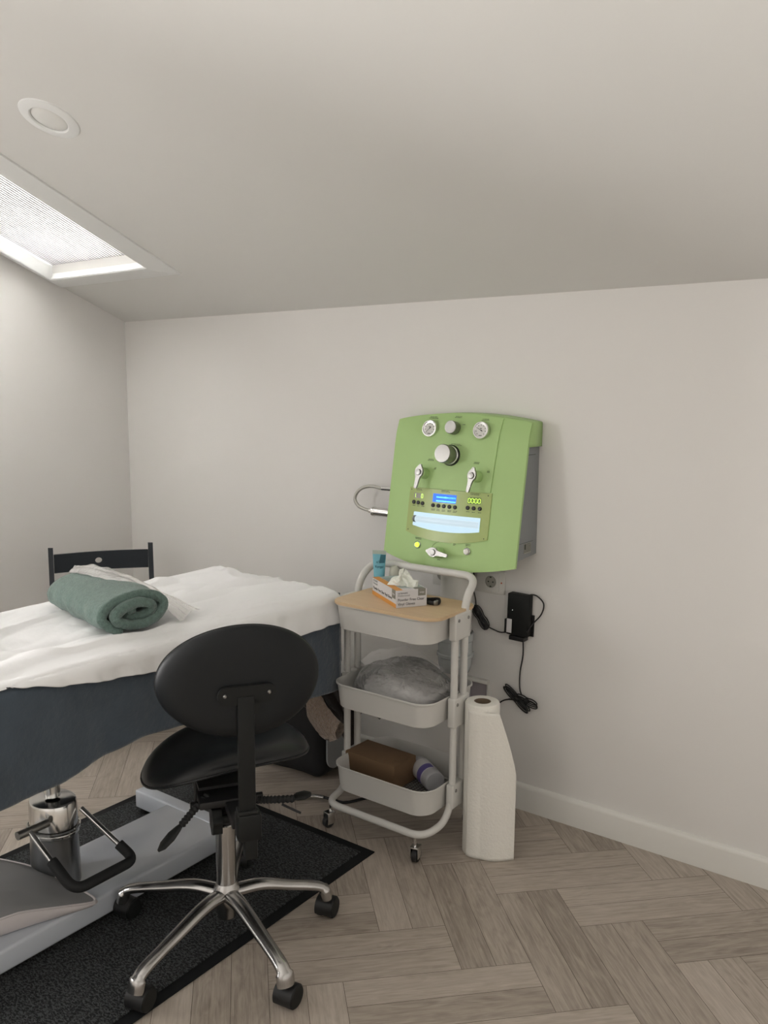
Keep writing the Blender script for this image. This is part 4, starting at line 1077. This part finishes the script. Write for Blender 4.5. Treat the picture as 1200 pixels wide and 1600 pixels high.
# round the rolled edges
tl_ = obj('rolled_towel', bm, M['towel'], solid=.026, loc=(-2.2, 1.56, BZ + .02), sharp=60); tag(tl_, 'rolled sage-green knitted towel lying on the white sheet', 'towel')
# film bag over the back of the towel
bm = new()
rowA = [(-2.46, 1.66, .975), (-2.36, 1.655, .990), (-2.27, 1.655, .985), (-2.17, 1.66, .970), (-2.08, 1.68, .935), (-2.00, 1.735, .880)]
rowB = [(-2.42, 1.58, .975), (-2.31, 1.565, .985), (-2.20, 1.56, .985), (-2.09, 1.575, .975), (-2.00, 1.605, .930), (-1.935, 1.63, .875)]
sA, sB = smooth_path(rowA, 8), smooth_path(rowB, 8); nn = len(sA)
def bagt(i, j):
    k = min(nn - 1, int(round(i * (nn - 1)))); p = sB[k].lerp(sA[k], j)
    p.z += .012 * math.sin(PI * j) + noise.noise(V((i * 9, j * 6, 1))) * .007
    if j > .75: p.z -= (j - .75) * .20 * (1 - i); p.y += (j - .75) * .10
    return V((p.x, p.y, max(p.z, BZ + .034)))
grid(bm, bagt, nn, 24); tf_ = obj('plastic_film', bm, M['film2'], loc=(-2.2, 1.65, .9), sharp=70); tag(tf_, 'sheet of translucent white plastic draped over the back of the rolled towel', 'plastic film')

# ------------------------------------------------------------------ folding chair by the left wall
fc_ = thing('folding_chair', 'dark grey wooden folding chair behind the couch by the left wall', 'chair', (-3.30, 2.32, 0))
A_, B_ = V((-3.497, 2.195, 0)), V((-3.262, 2.570, 0)); wd = (B_ - A_).normalized(); fd = V((wd.y, -wd.x, 0)); CWd = (B_ - A_).length
CF_ = Matrix(((wd.x, fd.x, 0, A_.x), (wd.y, fd.y, 0, A_.y), (0, 0, 1, 0), (0, 0, 0, 1)))
def cp(x, y, z): return CF_ @ V((x, y, z))
for x in (0, CWd):
    bm = new(); P = [cp(x, .0, .842), cp(x, .006, .70), cp(x, .05, .45), cp(x, .16, .0)]
    for a, b in zip(P, P[1:]):
        pass
    tube(bm, P, .017, 4, flat=(.75, 1.1)); obj('back_post', bm, M['chair'], fc_, smooth=False)
    bm = new(); xx = x + (.022 if x == 0 else -.022); tube(bm, [cp(xx, .44, .45), cp(xx, .02, .0)], .015, 4, flat=(.6, 1.1)); obj('front_leg', bm, M['chair'], fc_, smooth=False)
# curved slat with a round hole
bm = new(); hx, hz, hr = CWd * .47, .768, .0135
def slat_y(x): return -.028 * math.sin(PI * x / CWd)
outl = []
NQ = 48
def edge_pt(a):
    c, s = math.cos(a), math.sin(a)
    bx0, bx1, bz0, bz1 = .012 - hx, CWd - .012 - hx, .724 - hz, .810 - hz
    tx = (bx1 if c > 0 else bx0) / c if abs(c) > 1e-6 else 1e9; tz = (bz1 if s > 0 else bz0) / s if abs(s) > 1e-6 else 1e9
    t = min(tx, tz); return (hx + c * t, hz + s * t)
angs = sorted([2 * PI * k / NQ for k in range(NQ)] + [math.atan2(z - hz, x - hx) % (2 * PI) for x in (.012, CWd - .012) for z in (.724, .810)])
rings = []
for yy in (0, .014):
    o_ = []; i_ = []; mid = []
    for a in angs:
        ex, ez = edge_pt(a); ix, iz = hx + math.cos(a) * hr * 1.15, hz + math.sin(a) * hr
        o_.append(bm.verts.new(cp(ex, slat_y(ex) - .007 + yy, ez))); i_.append(bm.verts.new(cp(ix, slat_y(ix) - .007 + yy, iz)))
        R_ = []
        for q in range(1, 8):
            t = q / 8; x = ix + (ex - ix) * t; z = iz + (ez - iz) * t; R_.append(bm.verts.new(cp(x, slat_y(x) - .007 + yy, z)))
        mid.append(R_)
    rings.append((i_, mid, o_))
    m_ = len(angs)
    for k in range(m_):
        k2 = (k + 1) % m_; ch = [i_[k]] + mid[k] + [o_[k]]; ch2 = [i_[k2]] + mid[k2] + [o_[k2]]
        for q in range(len(ch) - 1): bm.faces.new((ch[q], ch[q + 1], ch2[q + 1], ch2[q]))
for idx in (0, 2):
    a, b = rings[0][idx], rings[1][idx]
    for k in range(len(angs)): k2 = (k + 1) % len(angs); bm.faces.new((a[k], a[k2], b[k2], b[k]))
obj('backrest', bm, M['chair'], fc_, sharp=40)
bm = new(); box(bm, (CWd / 2, .26, .452), (CWd - .06, .36, .016), CF_, bev=.004); obj('seat', bm, M['chair'], fc_, smooth=False)
bm = new(); tube(bm, [cp(0, .10, .25), cp(CWd, .10, .25)], .010, 8); tube(bm, [cp(.02, .20, .19), cp(CWd - .02, .20, .19)], .010, 8); obj('stretcher', bm, M['chair'], fc_)

# ------------------------------------------------------------------ work stool
sc0 = V((-1.704, 1.573, 0))
so = thing('work_stool', 'black vinyl work stool with oval backrest on a five-arm chrome base', 'stool', sc0)
wv = V((math.cos(math.radians(56)), math.sin(math.radians(56)), 0)); nv_ = V((wv.y, -wv.x, 0)); fw_ = -nv_   # nv_ points to the rear (towards the viewer)
MZ = .0085
ends = [V((-1.648, 1.215, 0)), V((-1.368, 1.455, 0)), V((-1.532, 1.806, 0)), V((-1.995, 1.437, 0)), V((-1.915, 1.832, 0))]
bm = new(); lathe(bm, [(0, .058), (.020, .058), (.026, .064), (.028, .085), (.033, .100), (.040, .125), (.038, .150), (.030, .165), (.0265, .172), (0, .172)], Matrix.Translation(sc0), 32); hub = obj('base_hub', bm, M['chromew'], so)
for k, e in enumerate(ends):
    d = (e - sc0); L_ = d.length; d.normalize(); g = (MZ if k != 1 and k != 2 else 0)
    bm = new()
    P = smooth_path([sc0 + d * .015 + V((0, 0, .135)), sc0 + d * .10 + V((0, 0, .142)), sc0 + d * (L_ * .62) + V((0, 0, .126)), sc0 + d * (L_ - .035) + V((0, 0, .110)), sc0 + d * (L_ - .004) + V((0, 0, .094)), sc0 + d * (L_ + .004) + V((0, 0, .066))], 6)
    m_ = len(P); R_ = [.026 - .007 * min(1, t / (m_ * .45)) + (.005 if t > m_ * .75 else 0) for t in range(m_)]
    tube(bm, P, R_, 16, flat=(1, .72), up=(0, 0, 1)); obj('base_arm', bm, M['chromew'], so, sharp=60)
    a = random.uniform(0, 6.28) if k != 1 else 1.2
    a = (.25, .15, .25, .1, .5)[k]
    F = rz(a, (e.x, e.y, g)); bm = new()
    tube(bm, [F @ V((0, 0, .045)), F @ V((0, 0, .074))], .007, 10)
    box(bm, (0, .010, .040), (.014, .040, .030), F, bev=.004)
    lathe(bm, [(.033, -.027), (.033, .027)], F @ Matrix.Translation((0, .014, .031)) @ Matrix.Rotation(PI / 2, 4, 'Y'), 14, a0=PI * .9, a1=PI * 1.65)
    c_ = obj('caster', bm, M['black'], so, sharp=40)
    for s in (-1, 1):
        bm = new(); lathe(bm, [(0, -.010), (.027, -.010), (.0310, -.006), (.0310, .006), (.027, .010), (.012, .011), (0, .011)], F @ Matrix.Translation((s * .0180, .014, .0310)) @ Matrix.Rotation(PI / 2, 4, 'Y'), 28); obj('wheel', bm, M['matteblack'], c_, sharp=40)
bm = new(); lathe(bm, [(.0285, .16), (.0285, .345), (.0265, .348), (0, .348)], Matrix.Translation(sc0), 32); obj('column', bm, M['chromew'], so, sharp=30)
bm = new(); lathe(bm, [(.0205, .34), (.0205, .43), (0, .43)], Matrix.Translation(sc0), 24); obj('gas_piston', bm, M['black'], so, sharp=30)
# seat: broad, rounded, dished cushion
sF_ = Matrix(((wv.x, fw_.x, 0, 0), (wv.y, fw_.y, 0, 0), (0, 0, 1, 0), (0, 0, 0, 1)))
sc_c = sc0 + fw_ * .085 + wv * .018
SF = Matrix.Translation(V((sc_c.x, sc_c.y, 0))) @ sF_
def seat_shape(zf, k=1.):
    pass
SA, SB, SZ = .238, .178, .512
def seat_pt(a, r, top):
    c, s = math.cos(a), math.sin(a)
    e = 2 / 2.5
    x = (abs(c) ** e) * (1 if c > 0 else -1) * SA; y = (abs(s) ** e) * (1 if s > 0 else -1) * SB
    x *= 1 - .10 * (s > 0) * s
    x *= r; y *= r
    rr = min(1, r)
    edge = (1 - rr ** 4) ** .5 if rr < 1 else 0
    # saddle: sides fall at the front-left, dish in the middle
    warp = .026 * (x / SA) * .9 - .035 * (x / SA) ** 2 + .010 * (y / SB) ** 2
    if top: z = SZ + .024 + .040 * edge - .018 * math.exp(-((x / .11) ** 2 + ((y - .0) / .12) ** 2)) + warp
    else: z = SZ + .020 - .018 * edge + warp
    return SF @ V((x, y, z))
bm = new()
grid(bm, lambda i, j: seat_pt(2 * PI * i, math.sin(j * PI / 2) if j > 0 else .001, True), 64, 18, closeu=True)
grid(bm, lambda i, j: seat_pt(2 * PI * i, math.sin(j * PI / 2) if j > 0 else .001, False), 64, 14, closeu=True)
bmesh.ops.remove_doubles(bm, verts=bm.verts[:], dist=.0006)
seat = obj('seat', bm, M['leather'], so, sharp=80)
bm = new(); tube(bm, [seat_pt(2 * PI * k / 80, 1.0, True) + V((0, 0, -.004)) for k in range(80)], .0035, 6, closed=True); obj('piping', bm, M['leather'], seat)
# backrest
bc0 = V((-1.532, 1.447, .838)) + wv * .020; BFm = Matrix(((wv.x, nv_.x, 0, bc0.x), (wv.y, nv_.y, 0, bc0.y), (0, 0, 1, bc0.z), (0, 0, 0, 1)))
BW, BH = .2085, .140
def back_pt(a, j):
    # j -1 (front) .. 1 (rear)
    ph = j * PI / 2; r = math.cos(ph) ** .38 if abs(j) < 1 else 0; y = math.sin(ph) * .030
    x = math.cos(a) * BW * r; z = math.sin(a) * BH * r
    y += -.25 * x * x / .2 * -1 * -1 * .6   # curved around the sitter
    z_ = z * (1 + .03 * x / BW)
    return BFm @ V((x, y + .02 - (.16 * z * .5), z_))
bm = new(); grid(bm, lambda i, j: back_pt(2 * PI * i, -1 + 2 * j), 72, 33, closeu=True); bmesh.ops.remove_doubles(bm, verts=bm.verts[:], dist=.0006)
bko = obj('backrest', bm, M['leatherback'], so, sharp=80)
bm = new(); tube(bm, [back_pt(2 * PI * k / 90, -.12) for k in range(90)], .0028, 6, closed=True); obj('piping', bm, M['leather'], bko)
yb_ = .052
bm = new(); prism(bm, [(x, z) for x, z in rrect(.146, .046, .022, 6)], 0, .012, BFm @ Matrix.Translation((.006, yb_ + .0, -.022)) @ Matrix(((1, 0, 0, 0), (0, 0, 1, 0), (0, 1, 0, 0), (0, 0, 0, 1))))
prism(bm, [(-.026, 0), (.026, 0), (.024, -.038), (-.020, -.038)], 0, .012, BFm @ Matrix.Translation((.010, yb_, -.034)) @ Matrix(((1, 0, 0, 0), (0, 0, 1, 0), (0, 1, 0, 0), (0, 0, 0, 1))))
br = obj('back_bracket', bm, M['matteblack'], so, sharp=30)
bm = new()
for dx in (-.055, .055):
    bm = new(); lathe(bm, [(0, .004), (.003, .004), (.005, .002), (.0055, 0)], BFm @ fr((.006 + dx, yb_ + .012, -.020), (1, 0, 0), (0, 0, -1)), 10)
    obj('bracket_screw', bm, M['satin'], br)
bm = new(); box(bm, (.002, yb_ + .008, -.215), (.043, .014, .38), BFm, bev=.004); obj('back_stem', bm, M['matteblack'], so)
bm = new(); box(bm, (.006, yb_ - .002, -.368), (.062, .050, .072), BFm, bev=.008); box(bm, (.010, yb_ - .002, -.428), (.034, .034, .06), BFm, bev=.006); box(bm, (.003, yb_, -.328), (.050, .040, .012), BFm, bev=.004); obj('stem_clamp', bm, M['matteblack'], so)
# mechanism under the seat
bm = new()
MF = Matrix.Translation(V((sc0.x, sc0.y, 0))) @ Matrix(((wv.x, nv_.x, 0, 0), (wv.y, nv_.y, 0, 0), (0, 0, 1, 0), (0, 0, 0, 1)))
box(bm, (0, .0, .440), (.16, .15, .022), MF, bev=.005); box(bm, (.012, .10, .432), (.045, .17, .026), MF, bev=.004); box(bm, (0, -.02, .418), (.075, .08, .05), MF, bev=.008)
tube(bm, [MF @ V((-.10, .035, .428)), MF @ V((.10, .035, .428))], .011, 12)
for x in (-.085, .075): tube(bm, [MF @ V((x, .03, .43)), MF @ V((x, .02, .49))], .004, 8)
box(bm, (0, -.05, .468), (.15, .15, .008), MF)
obj('tilt_mechanism', bm, M['black'], so, sharp=40)
bm = new(); KF = MF @ Matrix.Translation((-.034, .050, .384)) @ Matrix.Rotation(PI / 2, 4, 'Y')
n_ = 48; prism(bm, [((.038 + .003 * math.cos(7 * 2 * PI * k / n_)) * math.cos(2 * PI * k / n_), (.038 + .003 * math.cos(7 * 2 * PI * k / n_)) * math.sin(2 * PI * k / n_)) for k in range(n_)], -.012, .014, KF)
tube(bm, [KF @ V((0, 0, .01)), KF @ V((0, 0, .06))], .012, 12); obj('tension_knob', bm, M['matteblack'], so, sharp=30)
def lever(P, pad0, pad1, nm='height_lever'):
    bm = new(); Q = smooth_path(P, 10); R_ = [.0085 + .0030 * (1 if (k // 1) % 2 else 0) for k in range(len(Q))]
    tube(bm, Q, R_, 12); l = obj(nm, bm, M['rubber'], so, sharp=30)
    bm = new(); a, b = V(pad0), V(pad1); d = b - a
    T_ = [a, a + d * .15, a + d * .45, a + d * .8, b]; tube(bm, T_, [.009, .015, .022, .019, .006], 14, flat=(1, .42), up=(0, 0, 1)); obj('lever_paddle', bm, M['matteblack'], l)
p_ = lambda x, y, z: MF @ V((x, y, z))
lever([p_(-.050, .03, .450), p_(-.094, .06, .427), p_(-.129, .07, .395)], p_(-.127, .07, .397), p_(-.192, .08, .338))
lever([p_(.080, .05, .425), p_(.125, .06, .423), p_(.185, .06, .416)], p_(.183, .06, .416), p_(.240, .03, .412))
bm = new(); tube(bm, [p_(.15, .06, .405), p_(.20, .08, .380)], .0035, 8); obj('side_rod', bm, M['black'], so)

# ------------------------------------------------------------------ black bag and blanket under the couch head
bgx = thing('holdall_bag', 'black soft bag with a grey oval end panel on the floor behind the stool', 'bag', (-2.345, 2.56, 0))
HB = rz(math.radians(4), (-2.345, 2.560, 0)); bm = new()
box(bm, (0, 0, .185), (.43, .20, .366), HB, bev=.045, seg=5)
bmesh.ops.subdivide_edges(bm, edges=[e for e in bm.edges if e.calc_length() > .08], cuts=5, use_grid_fill=True)
for v in bm.verts: v.co += V((fbm(v.co, 7), fbm(v.co + V((3, 3, 3)), 7), 0)) * .012
obj('bag_body', bm, mat('black_nylon', (.008, .008, .009), .7, bump=(30, .3, .006)), bgx, sharp=60)
bm = new(); prism(bm, rrect(.120, .23, .055, 8), 0, .008, HB @ fr((.2185, -.005, .15), (0, 1, 0), (0, 0, 1))); ep = obj('end_panel', bm, M['silver'], bgx, sharp=40); ep['label'] = 'grey end panel'
bm = new(); box(bm, (.2275, .010, .215), (.002, .006, .05), HB); box(bm, (.2275, .004, .188), (.002, .026, .005), HB); obj('panel_mark', bm, M['black'], ep, smooth=False)
fl = thing('fleece_throw', 'dark brown throw with beige fleece lining folded over the black bag', 'throw', (-2.10, 2.45, .30))
bm = new()
def thr(i, j):
    x = -2.30 + .37 * i; y = 2.44 + .18 * j
    z = .375 + .080 * math.sin(PI * min(1, j * 1.1)) ** .5 * (1 - .2 * i) - .10 * max(0, i - .62) / .38
    p = V((x, y, z)); return p + V((0, fbm(p, 8) * .012, fbm(p, 9) * .014))
grid(bm, thr, 30, 16)
def thr2(i, j):
    x = -2.30 + .375 * i; y = 2.452 + .012 * math.sin(x * 30); z = .46 - .10 * max(0, i - .62) / .38 - (.13 + .04 * i) * j; p = V((x, y, z)); return p + V((0, fbm(p, 8) * .010, fbm(p, 9) * .008))
grid(bm, thr2, 30, 14); obj('plush_side', bm, M['brown'], fl, sharp=60, solid=.008)
bm = new()
top = smooth_path([(-2.085, 2.375, .425), (-2.035, 2.365, .428), (-1.985, 2.355, .388), (-1.940, 2.345, .366), (-1.908, 2.34, .350)], 6)
bot = smooth_path([(-2.100, 2.370, .392), (-2.085, 2.352, .335), (-2.035, 2.340, .295), (-1.965, 2.33, .268), (-1.912, 2.33, .286)], 6); nn2 = len(top)
def flc(i, j):
    k = min(nn2 - 1, int(round(i * (nn2 - 1)))); p = top[k].lerp(bot[k], j); b_ = math.sin(PI * j); 
    p.y -= .022 * b_; p += V((fbm(p, 50), fbm(p + V((2, 2, 2)), 50), fbm(p + V((5, 2, 7)), 50))) * .004; return p
grid(bm, flc, nn2, 20)
def flb(i, j):
    k = min(nn2 - 1, int(round(i * (nn2 - 1)))); p = top[k].lerp(bot[k], j); p.y += .035 * math.sin(PI * j); return p
grid(bm, flb, nn2, 20); bmesh.ops.remove_doubles(bm, verts=bm.verts[:], dist=.0045); obj('fleece_lining', bm, M['fleece'], fl, sharp=80)['label'] = 'beige curly fleece lining'
# dark lead with a chrome collar on the floor
ldv = thing('power_lead', 'dark lead with a shiny metal collar on the floor left of the trolley caster', 'cable', (-2.02, 2.33, 0))
bm = new(); tube(bm, smooth_path([(-2.22, 2.18, .006), (-2.16, 2.24, .007), (-2.10, 2.31, .010), (-2.04, 2.36, .014), (-1.98, 2.38, .010), (-1.93, 2.40, .006), (-1.88, 2.50, .006)], 6), .0055, 10); obj('lead', bm, M['black'], ldv)
bm = new(); tube(bm, smooth_path([(-2.085, 2.325, .012), (-2.05, 2.352, .0145), (-2.015, 2.368, .013)], 4), .0075, 12); obj('metal_collar', bm, M['chrome'], ldv)

for o in bpy.data.objects:
    if '_base' in o: del o['_base']

# ------------------------------------------------------------------ light, world, camera
def area(name, loc, direction, sx, sy, power, col, spread=PI):
    l = bpy.data.lights.new(name, 'AREA'); l.shape = 'RECTANGLE'; l.size = sx; l.size_y = sy; l.energy = power; l.color = col
    o = bpy.data.objects.new(name, l); COL.objects.link(o); o.location = loc
    o.rotation_euler = V(direction).to_track_quat('-Z', 'Y').to_euler(); return o
area('skylight_daylight', sp((HX0 + HX1) / 2, (HY0 + HY1) / 2, .29), -NRM, HX1 - HX0 - .02, 1.45, 41, (1., .99, .985))
area('added_fill_light', (XL - .16, (WY0 + WY1) / 2, (WZ0 + WZ1) / 2), (1, 0, 0), WZ1 - WZ0, WY1 - WY0, 148, (1., .968, .94))  # added fill light behind the made-up window, brightens the room
w = bpy.data.worlds.new('World'); bpy.context.scene.world = w; w.use_nodes = True
w.node_tree.nodes['Background'].inputs[0].default_value = (.8, .9, 1., 1); w.node_tree.nodes['Background'].inputs[1].default_value = 1.

H_ = 15.88 * .098; F_ = 1335.; PIT = math.radians(7.96); ROLL = math.radians(-.406); WA = math.radians(36.26)
cam = bpy.data.cameras.new('Camera'); co = bpy.data.objects.new('Camera', cam); COL.objects.link(co)
fwv = V((-math.sin(WA) * math.cos(PIT), math.cos(WA) * math.cos(PIT), -math.sin(PIT))); r0 = V((math.cos(WA), math.sin(WA), 0)); u0 = r0.cross(fwv)
Rr = r0 * math.cos(ROLL) - u0 * math.sin(ROLL); Ur = u0 * math.cos(ROLL) + r0 * math.sin(ROLL)
co.matrix_world = Matrix(((Rr.x, Ur.x, -fwv.x, 0), (Rr.y, Ur.y, -fwv.y, 0), (Rr.z, Ur.z, -fwv.z, H_), (0, 0, 0, 1)))
cam.sensor_fit = 'VERTICAL'; cam.sensor_height = 36.; cam.lens = F_ / 1600. * 36.; cam.clip_start = .02
sc = bpy.context.scene; sc.camera = co
sc.cycles.caustics_reflective = False; sc.cycles.caustics_refractive = False
sc.view_settings.view_transform = 'Standard'; sc.view_settings.look = 'None'; sc.view_settings.exposure = 1.63; sc.view_settings.gamma = 1.; sc.view_settings.use_curve_mapping = False
